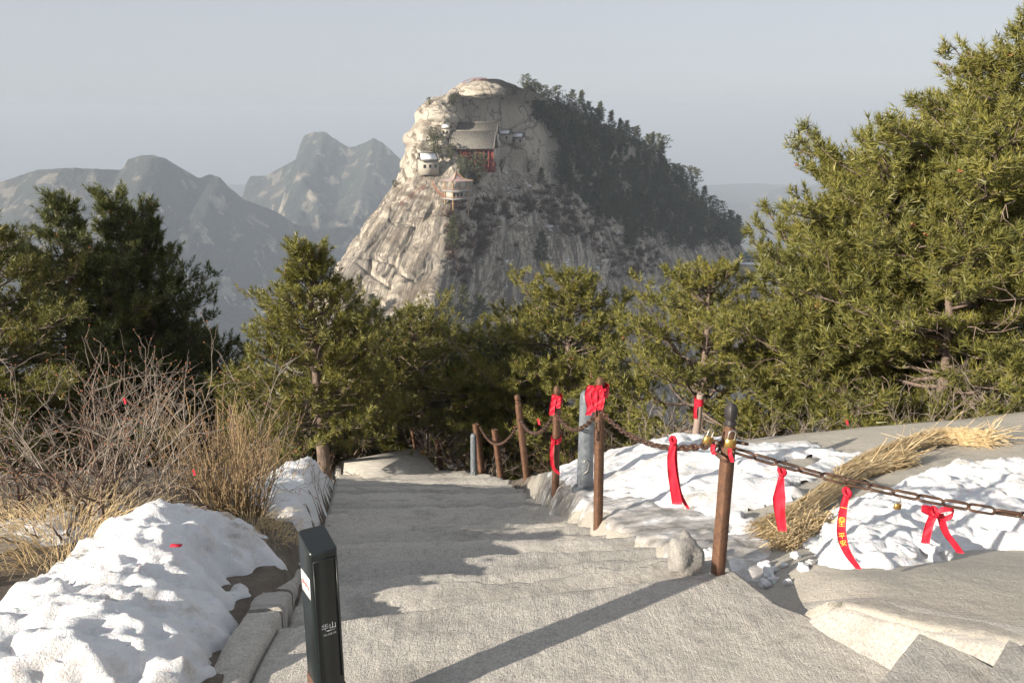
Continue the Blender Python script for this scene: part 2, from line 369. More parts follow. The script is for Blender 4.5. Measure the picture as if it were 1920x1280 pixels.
# ------------------------------------------------------------------ stairs and landing
TRD, RIS = 0.40, 0.152
def edge_y(x, k):
    return 3.40+TRD*k+(0.23*max(0, 1-k/7.0))*np.asarray(x)+0.025*vnoise(np.asarray(x)*1.7, k*3.1, seed=21)
def slab(name, y0f, y1f, x0, x1, z, parent, mt, wear=0.012, nx=70, ny=16, nose=0.03, drop=0.2, slope=0.02, seed=0, rag=0.012):
    xs = np.linspace(x0, x1, nx)
    rows = []
    ts = np.concatenate([np.linspace(0, 1, ny)])
    y0 = y0f(xs); y1 = y1f(xs)+rag*fbm(xs*9, xs*0+seed, octv=3, seed=31)
    for t in ts:
        y = y0+(y1-nose-y0)*t
        zz = z-slope*t-.016*math.sin(math.pi*min(1, t*1.15))+.016*float(sstep(.72, 1, t))+wear*fbm(xs*2.6, y*5.5, octv=4, seed=seed+5)+0.004*fbm(xs*24, y*24, octv=2, seed=seed+9)
        rows.append(np.stack([xs, y, zz], -1))
    for a in (25, 50, 75, 90):
        s = math.radians(a); nr = nose*(1+0.5*vnoise(xs*7, xs*0+a*.01+seed, seed=33))
        rows.append(np.stack([xs, y1-nr+nr*math.sin(s), rows[ny-1][:, 2]-nr*(1-math.cos(s))], -1))
    rows.append(rows[-1]+np.array([0, 0.004, -drop]))
    V = np.array(rows)
    nr_, nc = V.shape[:2]; V = V.reshape(-1, 3)
    F = grid_faces(nr_, nc)
    # side skirts
    left = np.arange(nr_)*nc; right = left+nc-1
    V2 = V.copy(); lo = V[left].copy(); lo[:, 2] = z-drop-.08; ro = V[right].copy(); ro[:, 2] = z-drop-.08
    n0 = len(V); V2 = np.vstack([V2, lo, ro]); k = np.arange(nr_-1)
    FL = np.stack([left[k], left[k+1], n0+k+1, n0+k], -1); FR = np.stack([right[k+1], right[k], n0+nr_+k, n0+nr_+k+1], -1)
    return obj(name, mesh(name, V2, np.vstack([F, FL, FR]), mt, True), parent)
stairs = link(bpy.data.objects.new('stone_stairs', None)); stairs['kind'] = 'structure'
for k in range(30):
    z = LAND-RIS*(k+1)+.02*math.sin(k*2.9)
    yy = 3.4+TRD*k
    x0 = float(stair_left(yy+.15)); x1 = float(stair_right(yy+.15))+0.12
    slab('step', lambda x, k=k: edge_y(x, k)-0.06, lambda x, k=k: edge_y(x, k+1), x0, x1, z, stairs, M['chiselled' if k % 3 else 'granite'],
         nx=max(24, int(110-3*k)), ny=12 if k < 12 else 6, seed=k*3, wear=0.022, rag=0.03, nose=.028+.01*math.sin(k*2.3), slope=.03+.02*math.sin(k*1.7))
# landing slab, its right side following the cut corner
xs = np.linspace(-0.98, 1, 150)
def land_right(y): return np.interp(y, [0.0, 1.9, 2.62, 3.22, 3.6], [4.7, 2.62, 1.82, 1.16, 1.0])
rows = []
ny = 90
for i in range(ny):
    t = i/(ny-1); s = (np.linspace(0, 1, 150))
    yA = 0.6+(3.36-0.6)*t**0.7
    x = -0.98+(land_right(yA+.23*.5)-(-0.98))*s
    y = yA+0.23*np.clip(x, -1, 1.0)*t
    z = LAND+0.010*fbm(x*2.2, y*2.2, octv=4, seed=41)+0.004*fbm(x*22, y*14, octv=2, seed=42)-0.015*sstep(.8, 1, t)
    rows.append(np.stack([x, y, z], -1))
for a in (30, 60, 90):
    s = math.radians(a); r = rows[ny-1].copy(); nr = 0.022*(1+.5*vnoise(r[:, 0]*6, r[:, 0]*0, seed=44))
    r[:, 1] += nr*math.sin(s); r[:, 2] -= nr*(1-math.cos(s)); rows.append(r)
r = rows[-1].copy(); r[:, 2] -= .2; rows.append(r)
V = np.array(rows); nr_, nc = V.shape[:2]
side = V[:, -1].copy(); side[:, 2] -= .25; sideL = V[:, 0].copy(); sideL[:, 2] -= .25
Vf = np.vstack([V.reshape(-1, 3), side, sideL]); n0 = nr_*nc; k = np.arange(nr_-1)
FR = np.stack([(k+1)*nc+nc-1, k*nc+nc-1, n0+k, n0+k+1], -1); FLt = np.stack([k*nc, (k+1)*nc, n0+nr_+k+1, n0+nr_+k], -1)
landing = obj('stair_landing', mesh('stair_landing', Vf, np.vstack([grid_faces(nr_, nc), FR, FLt]), M['chiselled'], True), kind='structure')
# cut rock face bounding the landing on the right, and the steps that climb beside it
rows = []
s = np.linspace(0, 1, 120); bx = np.interp(s, [0, .3, .6, 1], BORDER[:, 0]); byy = np.interp(s, [0, .3, .6, 1], BORDER[:, 1])
for j in range(14):
    t = j/13
    inward = 0.10*(1-t)**2.2*np.clip(s*6, 0, 1)
    top = ground_z(bx+.10, byy+.12)+0.012
    z = LAND-.03+(top-LAND+.03)*t+0.006*vnoise(bx*14, t*8+bx*0, seed=51)
    rows.append(np.stack([bx-inward*.66+.02*t, byy-inward*.72+.03*t, z], -1))
r = rows[-1].copy(); r[:, 0] += .16; r[:, 1] += .19; r[:, 2] = ground_z(r[:, 0], r[:, 1])+.003; rows.append(r)
V = np.array(rows)
obj('rock_cut_face', mesh('rock_cut_face', V.reshape(-1, 3), grid_faces(15, 120)[:, ::-1], M['granite'], True), kind='structure')
upper = link(bpy.data.objects.new('upper_stone_steps', None)); upper['kind'] = 'structure'
e0 = np.array([1.56, 2.87]); ed = np.array([-.24, -.26])/np.hypot(.24, .26); up = np.array([.66, -.75])
for k in range(4):
    mb_rows = []
    o = e0+np.array([.15, -.29])*k; zt = LAND+.14*(k+1)
    W = np.linspace(-.06, 1.5, 60)
    for t in np.linspace(0, 1, 14):
        p = o[None]+ed[None]*W[:, None]+np.array([.15, -.29])[None]*(t*1.0)
        zz = zt+.006*fbm(p[:, 0]*5, p[:, 1]*5, octv=3, seed=60+k)+.003*vnoise(p[:, 0]*30, p[:, 1]*30, seed=66)
        mb_rows.append(np.stack([p[:, 0], p[:, 1], zz], -1))
    f = mb_rows[0]
    fr = [f+np.array([0, 0, -.17]), f+np.array([-.004, .006, -.012])]
    V = np.array(fr+mb_rows); obj('step', mesh('step', V.reshape(-1, 3), grid_faces(16, 60), M['chiselled'], True), upper)

# left kerb of the stairs, one stone after another
kerb = link(bpy.data.objects.new('stair_kerb', None)); kerb['kind'] = 'structure'
yk = 2.0
i = 0
while yk < 15:
    ln = 0.55+0.3*random.random(); y2 = yk+ln
    a = np.array([float(stair_left(yk))-.03, yk+.012]); b = np.array([float(stair_left(y2))-.03, y2-.012])
    za = float(stair_z(np.array(yk)))-.10*(yk>3.3)+.015+.02*random.random(); zb = float(stair_z(np.array(y2)))-.10*(y2>3.3)+.015+.02*random.random()
    n = 9; t = np.linspace(0, 1, n); w = .16
    sec = [(0, -.3), (0, -.02), (.015, 0), (w-.015, 0), (w, -.02), (w, -.3)]
    c = a[None]+(b-a)[None]*t[:, None]; zz = za+(zb-za)*t
    V = np.array([[[c[q, 0]-s_[0]+.012*vnoise(np.array(c[q, 1]*6), np.array(s_[0]*9.), seed=71), c[q, 1], zz[q]+s_[1]+.012*vnoise(np.array(c[q, 1]*5), np.array(s_[0]*20.), seed=72)] for s_ in sec] for q in range(n)], float)
    mbk = MB().add(V.reshape(-1, 3), Q=grid_faces(n, 6)); 
    for e in (0, n-1): mbk.add(V[e], Q=[[0, 1, 4, 5], [1, 2, 3, 4]])
    mbk.build('kerb_stone', M['granite'], kerb, True); yk = y2; i += 1

# ------------------------------------------------------------------ snow and ice lying on the ground
def poly_sd(x, y, poly):
    """signed distance, positive inside"""
    d = np.full(x.shape, 1e9); ins = np.zeros(x.shape, bool); n = len(poly)
    for i in range(n):
        ax, ay = poly[i]; bx_, by_ = poly[(i+1) % n]; ex, ey = bx_-ax, by_-ay
        t = np.clip(((x-ax)*ex+(y-ay)*ey)/(ex*ex+ey*ey+1e-12), 0, 1)
        d = np.minimum(d, np.hypot(x-ax-t*ex, y-ay-t*ey))
        c = ((ay > y) != (by_ > y)) & (x < (bx_-ax)*(y-ay)/(by_-ay+1e-12)+ax); ins ^= c
    return np.where(ins, d, -d)
def sheet(name, px, thick, edge, mt, res=0.02, lump=0.034, extra=None, rag=0.10, seed=0, plan=None, hole=0.0, **props):
    poly = np.array(plan) if plan is not None else np.array([ghit(u, v)[:2] for u, v in px])
    lo = poly.min(0)-.3; hi = poly.max(0)+.3
    x = np.arange(lo[0], hi[0], res); y = np.arange(lo[1], hi[1], res); X, Y = np.meshgrid(x, y)
    D = poly_sd(X, Y, poly)+rag*fbm(X*3.2, Y*3.2, octv=4, seed=seed+80)-hole*np.clip(fbm(X*1.7, Y*2.1, octv=4, seed=seed+88)-.10, 0, 1)
    T = thick*(1-np.exp(-np.clip(D, -1, 9)/edge))
    T = np.where(D < 0, D*.9, T)
    body = np.clip(D/(edge*.5)+.25, 0, 1)
    cups = np.abs(fbm(X*5.5, Y*5.5, octv=3, seed=seed+83))
    rid = 1-np.abs(fbm(X*4.2+.6*fbm(X*2, Y*2, octv=2, seed=seed+85), Y*7.5, octv=3, seed=seed+86))*2.4
    T = T+body*lump*(1.7*fbm(X*2.4, Y*2.4, octv=3, seed=seed+81)-1.5*(0.22-cups)+.8*rid+.6*fbm(X*11, Y*11, octv=3, seed=seed+84)+.4*np.abs(fbm(X*26, Y*26, octv=2, seed=seed+87)))
    if extra is not None: T = T+body*extra(X, Y)
    Z = ground_z(X, Y)+T
    keep = T > -0.16
    fm = keep[:-1, :-1] & keep[1:, :-1] & keep[:-1, 1:] & keep[1:, 1:]
    F = grid_faces(len(y), len(x))[fm.ravel()]
    used = np.unique(F); rm = np.full(X.size, -1); rm[used] = np.arange(len(used))
    V = np.stack([X, Y, Z], -1).reshape(-1, 3)[used]
    return obj(name, mesh(name, V, rm[F], mt, True), **props)
def mound(X, Y):
    a = np.array([-1.78, 4.05]); b = np.array([-1.45, 2.7]); e = b-a
    t = np.clip(((X-a[0])*e[0]+(Y-a[1])*e[1])/(e@e), 0, 1); d = np.hypot(X-a[0]-t*e[0], Y-a[1]-t*e[1])
    return (.24-.13*t)*np.exp(-(d/.40)**2)
sheet('snow', [(340,960),(270,975),(215,1030),(120,1085),(0,1150),(-220,1250),(-150,1420),(250,1420),(455,1400),(465,1290),(478,1195),(425,1130),(430,1070),(485,1045),(450,1010),(410,965)], .085, .28, M['snow'], extra=mound, lump=.036, rag=.24, hole=.9, res=.016, seed=1, kind='stuff', label='thick white snow bank lying beside the black marker post')
sheet('snow', [(470,905),(545,875),(640,872),(690,888),(650,910),(630,940),(618,985),(565,1000),(520,975),(480,950)], .08, .28, M['snow'], res=.04, rag=.2, seed=5, kind='stuff', label='snow strip between the golden stems and the stairs')
sheet('snow', [(0,1040),(120,1020),(210,1010),(230,950),(150,945),(0,990),(-150,1040),(-200,1120),(-60,1110)], .05, .12, M['snow'], seed=8, rag=.2, kind='stuff', label='thin patchy snow under the bare bushes')
sheet('snow', [(845,835),(950,842),(1140,842),(1400,836),(1560,836),(1600,850),(1540,900),(1470,950),(1400,1000),(1340,985),(1290,965),(1200,960),(1120,935),(1060,905),(1000,884),(900,879),(838,886)], .07, .35, M['snow'], lump=.026, rag=.3, hole=1.3, seed=12, kind='stuff', res=.042, label='trampled snow slope behind the chain posts')
sheet('snow', [(1545,965),(1600,935),(1660,905),(1720,885),(1830,868),(1920,868),(2120,890),(2120,1030),(1900,1018),(1820,1020),(1760,1052),(1660,1066),(1560,1056),(1510,1015)], .15, .22, M['snow'], rag=.18, lump=.032, hole=.8, seed=17, kind='stuff', label='deep bright snow bank behind the chain and ribbons')
sheet('ice', [(1060,915),(1180,930),(1330,950),(1420,1000),(1450,1040),(1440,1110),(1390,1090),(1340,1062),(1250,1062),(1160,1000),(1090,955),(1020,925)], .03, .2, M['ice'], lump=.012, seed=21, rag=.18, kind='structure')

# ------------------------------------------------------------------ the rocky peak across the saddle
RV = np.array([148, 156, 168, 185, 210, 240, 270, 300, 340, 380, 420, 460, 500, 560, 640, 800, 1000.])
UL = np.array([885, 868, 856, 832, 792, 780, 764, 757, 745, 722, 690, 662, 636, 600, 560, 450, 300.])
UA = np.array([890, 880, 872, 850, 815, 800, 790, 786, 772, 748, 716, 690, 665, 632, 600, 500, 380.])
UN = np.array([900, 905, 908, 900, 885, 872, 866, 858, 850, 845, 838, 830, 822, 810, 800, 760, 700.])
UR = np.array([935, 962, 995, 1040, 1097, 1155, 1208, 1248, 1287, 1325, 1362, 1394, 1415, 1430, 1480, 1600, 1750.])
YN = np.array([470, 467, 464, 459, 452, 444, 436, 428, 418, 406, 394, 382, 370, 352, 330, 290, 240.])
DR = np.interp(RV, [148, 185, 240, 300, 380, 470, 640, 1000], [10, 60, 130, 200, 285, 345, 380, 420])
# vertical profile columns: back, L, A, N, R, back
vv = np.concatenate([np.linspace(148, 660, 250), np.linspace(668, 1000, 30)])
def rowf(a): return np.interp(vv, RV, a)
cols = []
def colp(u, Yv): return P(u, vv, Yv)
yn = rowf(YN); dr = rowf(DR); ul, ua, un, ur = rowf(UL), rowf(UA), rowf(UN), rowf(UR)
dl = np.interp(vv, [148, 240, 400, 640], [6, 20, 34, 60])
cB = colp(ul+6, yn+dl+40)+np.array([18, 60, -8]); cL = colp(ul, yn+dl); cA = colp(ua, yn+dl*.22); cN = colp(un, yn); cR = colp(ur, yn+dr); cB2 = colp(ur-4, yn+dr+40)+np.array([-10, 90, -8])
ctrl = np.stack([cB, cL, cA, cN, cR, cB2], 1)
seg = [(0, 1, 12), (1, 2, 40), (2, 3, 90), (3, 4, 230), (4, 5, 16)]
tt = np.concatenate([np.linspace(a, b, n, endpoint=False) for a, b, n in seg]+[[5]])
i0 = np.clip(np.floor(tt).astype(int), 0, 4); fr = tt-i0
PV = ctrl[:, i0]*(1-fr)[None, :, None]+ctrl[:, i0+1]*fr[None, :, None]
# soften the plan corners
for _ in range(5): PV[:, 1:-1] = PV[:, 1:-1]*.5+.25*(PV[:, :-2]+PV[:, 2:])
def gridnormals(Pg):
    du = np.gradient(Pg, axis=1); dv = np.gradient(Pg, axis=0); n = np.cross(dv, du); n /= np.linalg.norm(n, axis=-1)[..., None]+1e-9
    return n
nrm = gridnormals(PV)
if (nrm[100, 120] @ np.array([0, -1, 0])) < 0: nrm = -nrm
x, y, z = PV[..., 0], PV[..., 1], PV[..., 2]
sarc = np.concatenate([np.zeros((len(vv), 1)), np.cumsum(np.linalg.norm(np.diff(PV, axis=1), axis=-1), axis=1)], 1)
onright = sstep(2.7, 3.2, tt)[None, :]
D = 4.2*fbm(x/38, y/38, z/38, octv=4, seed=101)
str1 = fbm(sarc/9+z/40, z/70, octv=4, seed=103)          # ribs running down the fall line
D = D+1.7*(1-np.abs(str1)*2.2)*(.35+.65*onright)*sstep(-15, -45, z)+1.0*fbm(x/7, y/7, z/7, octv=3, seed=104)
D = D+0.9*fbm(sarc/2.6+z/14, z/30, octv=2, seed=105)*sstep(-10, -30, z)
# blocky exfoliation bulges on the sunny upper cliff
bl = np.abs(fbm(x/14, y/14, z/11, octv=2, seed=106)); D = D+2.0*np.clip(bl*3, 0, 1)*sstep(2.9, 2.0, tt)[None, :]*sstep(-60, -30, z)
uu, v2 = proj(PV)
def crack(u0, v0, u1, v1, dep, w):
    ex, ey = u1-u0, v1-v0; t = np.clip(((uu-u0)*ex+(v2-v0)*ey)/(ex*ex+ey*ey), 0, 1)
    d = np.hypot(uu-u0-t*ex, v2-v0-t*ey); return -dep*np.exp(-(d/w)**2)
D = D+crack(776, 428, 722, 520, 2.0, 3)+crack(812, 488, 765, 535, 1.6, 3)+crack(672, 495, 735, 545, 1.4, 3)+crack(735, 345, 640, 490, 1.4, 4)+crack(850, 255, 1010, 330, 5, 16)
cr = np.abs(fbm(sarc/16+z/26, z/13+sarc/60, octv=3, seed=107)); D = D-2.2*np.exp(-(cr/.045)**2)*(.4+.6*sstep(3.0, 2.6, tt)[None, :])
cr2 = np.abs(fbm(sarc/30-z/18, z/40, octv=2, seed=108)); D = D-1.6*np.exp(-(cr2/.03)**2)
D[:, 0] = 0; D[:, -1] = 0; D *= np.clip((vv-146)/14, 0.15, 1)[:, None]
PV = PV+nrm*D[..., None]
def ledge(v0, ua_, ub_, depth, soft=5):
    win = sstep(ua_-25, ua_+10, uu)*sstep(ub_+30, ub_-15, uu); edge = v0+4*vnoise(uu/30, uu*0, seed=int(v0))
    PV[..., 1] += depth*win*sstep(edge+soft, edge-soft, v2)*sstep(140, 200, v2)
ledge(366, 872, 1050, 15); ledge(303, 850, 955, 8); ledge(262, 930, 985, 6); ledge(345, 800, 862, 5); ledge(430, 900, 1120, 8)
nb, ncol = PV.shape[:2]
skirt = PV[-1].copy(); skirt[:, 2] = -420; skirt[:, 1] -= 120
Vm = np.vstack([PV.reshape(-1, 3), skirt, PV[0].mean(0)[None]+np.array([[0, 6, 1.0]])])
Fm = grid_faces(nb+1, ncol)
back = np.array([[r*ncol, (r+1)*ncol, (r+1)*ncol+ncol-1, r*ncol+ncol-1] for r in range(nb)])
top = np.array([[k, k+1, (nb+1)*ncol] for k in range(ncol-1)]+[[ncol-1, 0, (nb+1)*ncol]])
def _peak(nt, b):
    v = coord(nt); g = nt.nodes.new('ShaderNodeNewGeometry'); sx = nt.nodes.new('ShaderNodeSeparateXYZ'); nt.links.new(v, sx.inputs[0])
    sn = nt.nodes.new('ShaderNodeSeparateXYZ'); nt.links.new(g.outputs['True Normal'], sn.inputs[0])
    big = noise(nt, coord(nt, (.03,.03,.03)), 1, 6, .6); st = noise(nt, coord(nt, (.16,.022,1), (0, 0, .06), 'UV'), 1, 5, .62, .3); st2 = noise(nt, coord(nt, (.75,.07,1), (0, 0, .05), 'UV'), 1, 5, .7, .2)
    fine = noise(nt, coord(nt, (.9,.9,.9)), 1, 5, .7)
    c = ramp(nt, big, [(.3, (.38,.335,.275)), (.55, (.50,.445,.365)), (.8, (.60,.545,.46))])
    dk = ramp(nt, mth(nt, 'ADD', mth(nt, 'MULTIPLY', st, .55), mth(nt, 'MULTIPLY', st2, .45)), [(.47, (0,0,0)), (.55, (.9,)*3)])
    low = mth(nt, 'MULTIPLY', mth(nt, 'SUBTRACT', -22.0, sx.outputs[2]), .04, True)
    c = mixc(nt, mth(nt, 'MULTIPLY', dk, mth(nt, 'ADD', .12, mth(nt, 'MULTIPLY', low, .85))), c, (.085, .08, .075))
    c = mixc(nt, ramp(nt, fine, [(.5, (0,0,0)), (.72, (.4,)*3)]), c, (.25,.21,.17))
    vo = nt.nodes.new('ShaderNodeTexVoronoi'); vo.feature = 'DISTANCE_TO_EDGE'; vo.inputs['Scale'].default_value = 1.0
    wv = nt.nodes.new('ShaderNodeVectorMath'); wv.operation = 'ADD'; nz = nt.nodes.new('ShaderNodeTexNoise'); nz.inputs['Scale'].default_value = .12; nz.inputs['Detail'].default_value = 4
    nt.links.new(v, nz.inputs['Vector']); nt.links.new(coord(nt, (.075,.075,.05), (.4,.5,.2)), wv.inputs[0]); nt.links.new(nz.outputs['Color'], wv.inputs[1]); nt.links.new(wv.outputs[0], vo.inputs['Vector'])
    c = mixc(nt, ramp(nt, vo.outputs['Distance'], [(.012, (.75,)*3), (.04, (0,0,0))]), c, (.11,.095,.08))
    soil = mth(nt, 'MULTIPLY', mth(nt, 'SUBTRACT', sn.outputs[2], .55), 4.0, True)
    c = mixc(nt, mth(nt, 'MULTIPLY', soil, ramp(nt, big, [(.4, (.2,)*3), (.6, (.8,)*3)])), c, (.13,.10,.07))
    sn2 = noise(nt, coord(nt, (.11,.11,.16)), 1, 4, .6)
    snow = mth(nt, 'MULTIPLY', mth(nt, 'MULTIPLY', mth(nt, 'MULTIPLY', mth(nt, 'SUBTRACT', sn.outputs[2], .6), 6, True), ramp(nt, sn2, [(.60, (0,0,0)), (.66, (1,1,1))])), mth(nt, 'MULTIPLY', mth(nt, 'ADD', sx.outputs[0], 25.0), .05, True))
    c = mixc(nt, mth(nt, 'MULTIPLY', snow, .9), c, (.82,.84,.88))
    nt.links.new(c, b.inputs['Base Color']); bump(nt, b, mth(nt, 'ADD', fine, mth(nt, 'MULTIPLY', st2, 1.2)), .9, .9)
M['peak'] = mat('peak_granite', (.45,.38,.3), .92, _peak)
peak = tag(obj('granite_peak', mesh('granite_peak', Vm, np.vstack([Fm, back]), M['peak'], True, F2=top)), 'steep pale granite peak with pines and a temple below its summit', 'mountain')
peak['kind'] = 'structure'
mid_arc = sarc[150]
UVv = np.vstack([np.stack([np.broadcast_to(mid_arc, (nb, ncol)), z], -1).reshape(-1, 2), np.stack([mid_arc, np.full(ncol, -420.)], -1), [[0, 0]]])
lv = np.empty(len(peak.data.loops), np.int32); peak.data.loops.foreach_get('vertex_index', lv)
uvl = peak.data.uv_layers.new(name='slope'); uvl.data.foreach_set('uv', UVv[lv].astype(np.float32).ravel())
def boulder(u, v, wpx, hpx, dep, seed, fwd):
    th = np.linspace(0, math.pi, 30)[:, None]; ph = (np.arange(44)*2*math.pi/44)[None]; bx0 = np.sin(th)*np.cos(ph); by0 = np.sin(th)*np.sin(ph); bz0 = np.cos(th)+0*ph
    k_ = 1+.30*fbm(bx0*1.3+seed, by0*1.3, bz0*1.6, octv=5, gain=.6, seed=seed)-.16*np.exp(-(np.abs(fbm(bx0*1.1, bz0*2.4+seed, by0, octv=2, seed=seed+3))/.05)**2)
    c = P(u, v, fwd); s_ = float(np.linalg.norm(c))/FPX
    V = np.stack([bx0*k_*wpx*s_/2, by0*k_*dep, bz0*k_*hpx*s_/2], -1).reshape(-1, 3)+c
    obj('boulder', mesh('boulder', V, grid_faces(30, 44, True), M['peak'], True), peak)
boulder(903, 170, 84, 32, 11, 3, 466); boulder(824, 220, 62, 46, 9, 5, 456)
BV = BVHTree.FromPolygons([tuple(p) for p in Vm], [tuple(f) for f in Fm])
def phit(u, v):
    d = Vector(ray(u, v)).normalized(); h = BV.ray_cast(Vector((0, 0, 0)), d, 3000)
    return h[0], h[1]

# ------------------------------------------------------------------ hazy ranges beyond the valley
def _range(nt, b):
    g = nt.nodes.new('ShaderNodeNewGeometry'); sn = nt.nodes.new('ShaderNodeSeparateXYZ'); nt.links.new(g.outputs['True Normal'], sn.inputs[0])
    a = noise(nt, coord(nt, (.004,.004,.006)), 1, 7, .62); p = noise(nt, coord(nt, (.016,.016,.006), (0,.2,0)), 1, 6, .62); w = noise(nt, coord(nt, (.03,.03,.03)), 1, 5)
    c = ramp(nt, a, [(.3, (.016,.026,.02)), (.55, (.034,.038,.03)), (.75, (.07,.055,.042))])
    steep = mth(nt, 'MULTIPLY', mth(nt, 'SUBTRACT', .62, sn.outputs[2]), 4.0, True)
    rk = mth(nt, 'MULTIPLY', ramp(nt, p, [(.56, (0,0,0)), (.60, (1,1,1))]), mth(nt, 'ADD', .4, mth(nt, 'MULTIPLY', steep, .75)))
    c = mixc(nt, rk, c, ramp(nt, w, [(.35, (.25,.21,.165)), (.7, (.46,.39,.31))]))
    nt.links.new(c, b.inputs['Base Color']); bump(nt, b, mth(nt, 'ADD', w, p), .8, 14)
M['range'] = mat('far_range_forest_and_rock', (.1,.09,.06), .95, _range)
def mountain_range(pts, Y0, tilt, run, drop, seed, label, bluff=0.0):
    u = np.array([p[0] for p in pts], float); v = np.array([p[1] for p in pts], float)
    uu = np.linspace(u[0], u[-1], 300); vv_ = np.interp(uu, u, v)+1.2*fbm(uu/9, uu*0, octv=3, seed=seed)
    Yc = Y0+tilt*(uu-u.mean())+60*fbm(uu/130, uu*0, octv=2, seed=seed+1)
    C = P(uu, vv_, Yc)
    rows = []
    ts = np.concatenate([-np.linspace(1, 0, 100)**1.5, np.linspace(0, 1, 40)[1:]**1.3])
    for t in ts:
        d = abs(t); r = C.copy()
        r[:, 1] += t*run; r[:, 2] -= drop*d**.9
        amp = np.clip(d*3, 0, 1)
        sp = 1-2*np.abs(fbm(r[:, 0]/420+seed, r[:, 1]/900, octv=4, seed=seed+2))
        r[:, 2] += amp*(90*(sp-.45)+38*fbm(r[:, 0]/90, r[:, 1]/90, octv=4, gain=.6, seed=seed+3))
        r[:, 1] += amp*60*fbm(r[:, 0]/160, r[:, 2]/160, octv=3, seed=seed+4)
        r[:, 2] = np.maximum(r[:, 2], -826)        # the foot of the range ends just under the valley floor
        rows.append(r)
    V = np.array(rows)
    o = tag(obj('mountain_ridge', mesh('mountain_ridge', V.reshape(-1, 3), grid_faces(len(ts), 300), M['range'], True)), label, 'mountain')
    o['kind'] = 'structure'; return o
mountain_range([(-500,300),(-250,330),(-60,322),(0,342),(70,318),(140,315),(228,319),(240,298),(262,292),(285,290),(310,297),(335,312),(372,334),(392,327),(412,332),(430,352),(458,374),(520,398),(600,450),(720,540),(900,640)], 2700, .32, 1350, 700, 201, 'long hazy forested ridge with a small knob at far left')
mountain_range([(300,470),(400,410),(456,368),(461,345),(470,330),(500,330),(512,322),(530,312),(554,300),(562,272),(570,254),(590,247),(610,248),(630,262),(655,277),(685,268),(700,259),(716,266),(748,296),(790,350),(880,420),(1000,480)], 3700, -.4, 1500, 800, 231, 'twin topped hazy mountain with pale cliffs beside the peak')
mountain_range([(1150,470),(1260,425),(1330,386),(1400,380),(1440,360),(1470,350),(1500,356),(1560,340),(1650,330),(1760,350),(1900,330),(2100,380),(2300,400)], 7600, .6, 1700, 760, 261, 'faint far mountain silhouette right of the peak')

# ------------------------------------------------------------------ haze
hz = MB().box((0, 4600, -380), (21500, 13000, 900)).build('haze', None)
hz['kind'] = 'stuff'
hm = bpy.data.materials.new('haze_air'); hm.use_nodes = True
hm.node_tree.nodes.remove(hm.node_tree.nodes['Principled BSDF'])
pv = hm.node_tree.nodes.new('ShaderNodeVolumePrincipled'); pv.inputs['Color'].default_value = (.55, .625, .735, 1); pv.inputs['Density'].default_value = 0.00019; pv.inputs['Anisotropy'].default_value = 0.0
hm.node_tree.links.new(pv.outputs[0], hm.node_tree.nodes['Material Output'].inputs['Volume'])
hz.data.materials.append(hm)

# ------------------------------------------------------------------ vegetation
def tuft_templates(n_needles, length, width, rng, count=4, spread=(22, 70), shoot=1.5):
    """a shoot clothed in needles, tip towards +z"""
    out = []
    for _ in range(count):
        f = rng.random(n_needles); ang = np.radians(spread[1]-(spread[1]-spread[0])*f**1.5+rng.normal(size=n_needles)*9); az = rng.random(n_needles)*2*math.pi
        base = np.zeros((n_needles, 3)); base[:, 2] = (f-.45)*length*shoot
        d = np.stack([np.sin(ang)*np.cos(az), np.sin(ang)*np.sin(az), np.cos(ang)], -1)
        side = np.cross(d, rng.normal(size=(n_needles, 3))); side /= np.linalg.norm(side, axis=1)[:, None]+1e-9
        L = (length*(.75+.4*rng.random(n_needles)))[:, None]
        out.append(np.stack([base-side*width*.5, base+side*width*.5, base+d*L], 1).reshape(-1, 3))
    return np.array(out)
def place_tufts(pos, dirs, scale, templ, rng):
    n = len(pos); dirs = dirs/(np.linalg.norm(dirs, axis=1)[:, None]+1e-9)
    a = np.cross(dirs, rng.normal(size=(n, 3))); a /= np.linalg.norm(a, axis=1)[:, None]+1e-9; b = np.cross(dirs, a)
    R = np.stack([a, b, dirs], -1)
    T = templ[rng.integers(0, len(templ), n)]
    V = np.einsum('nij,nkj->nki', R, T)*scale[:, None, None]+pos[:, None, :]
    V = V.reshape(-1, 3); return V, np.arange(len(V)).reshape(-1, 3)
def unit(v): return v/(np.linalg.norm(v, axis=-1, keepdims=True)+1e-9)
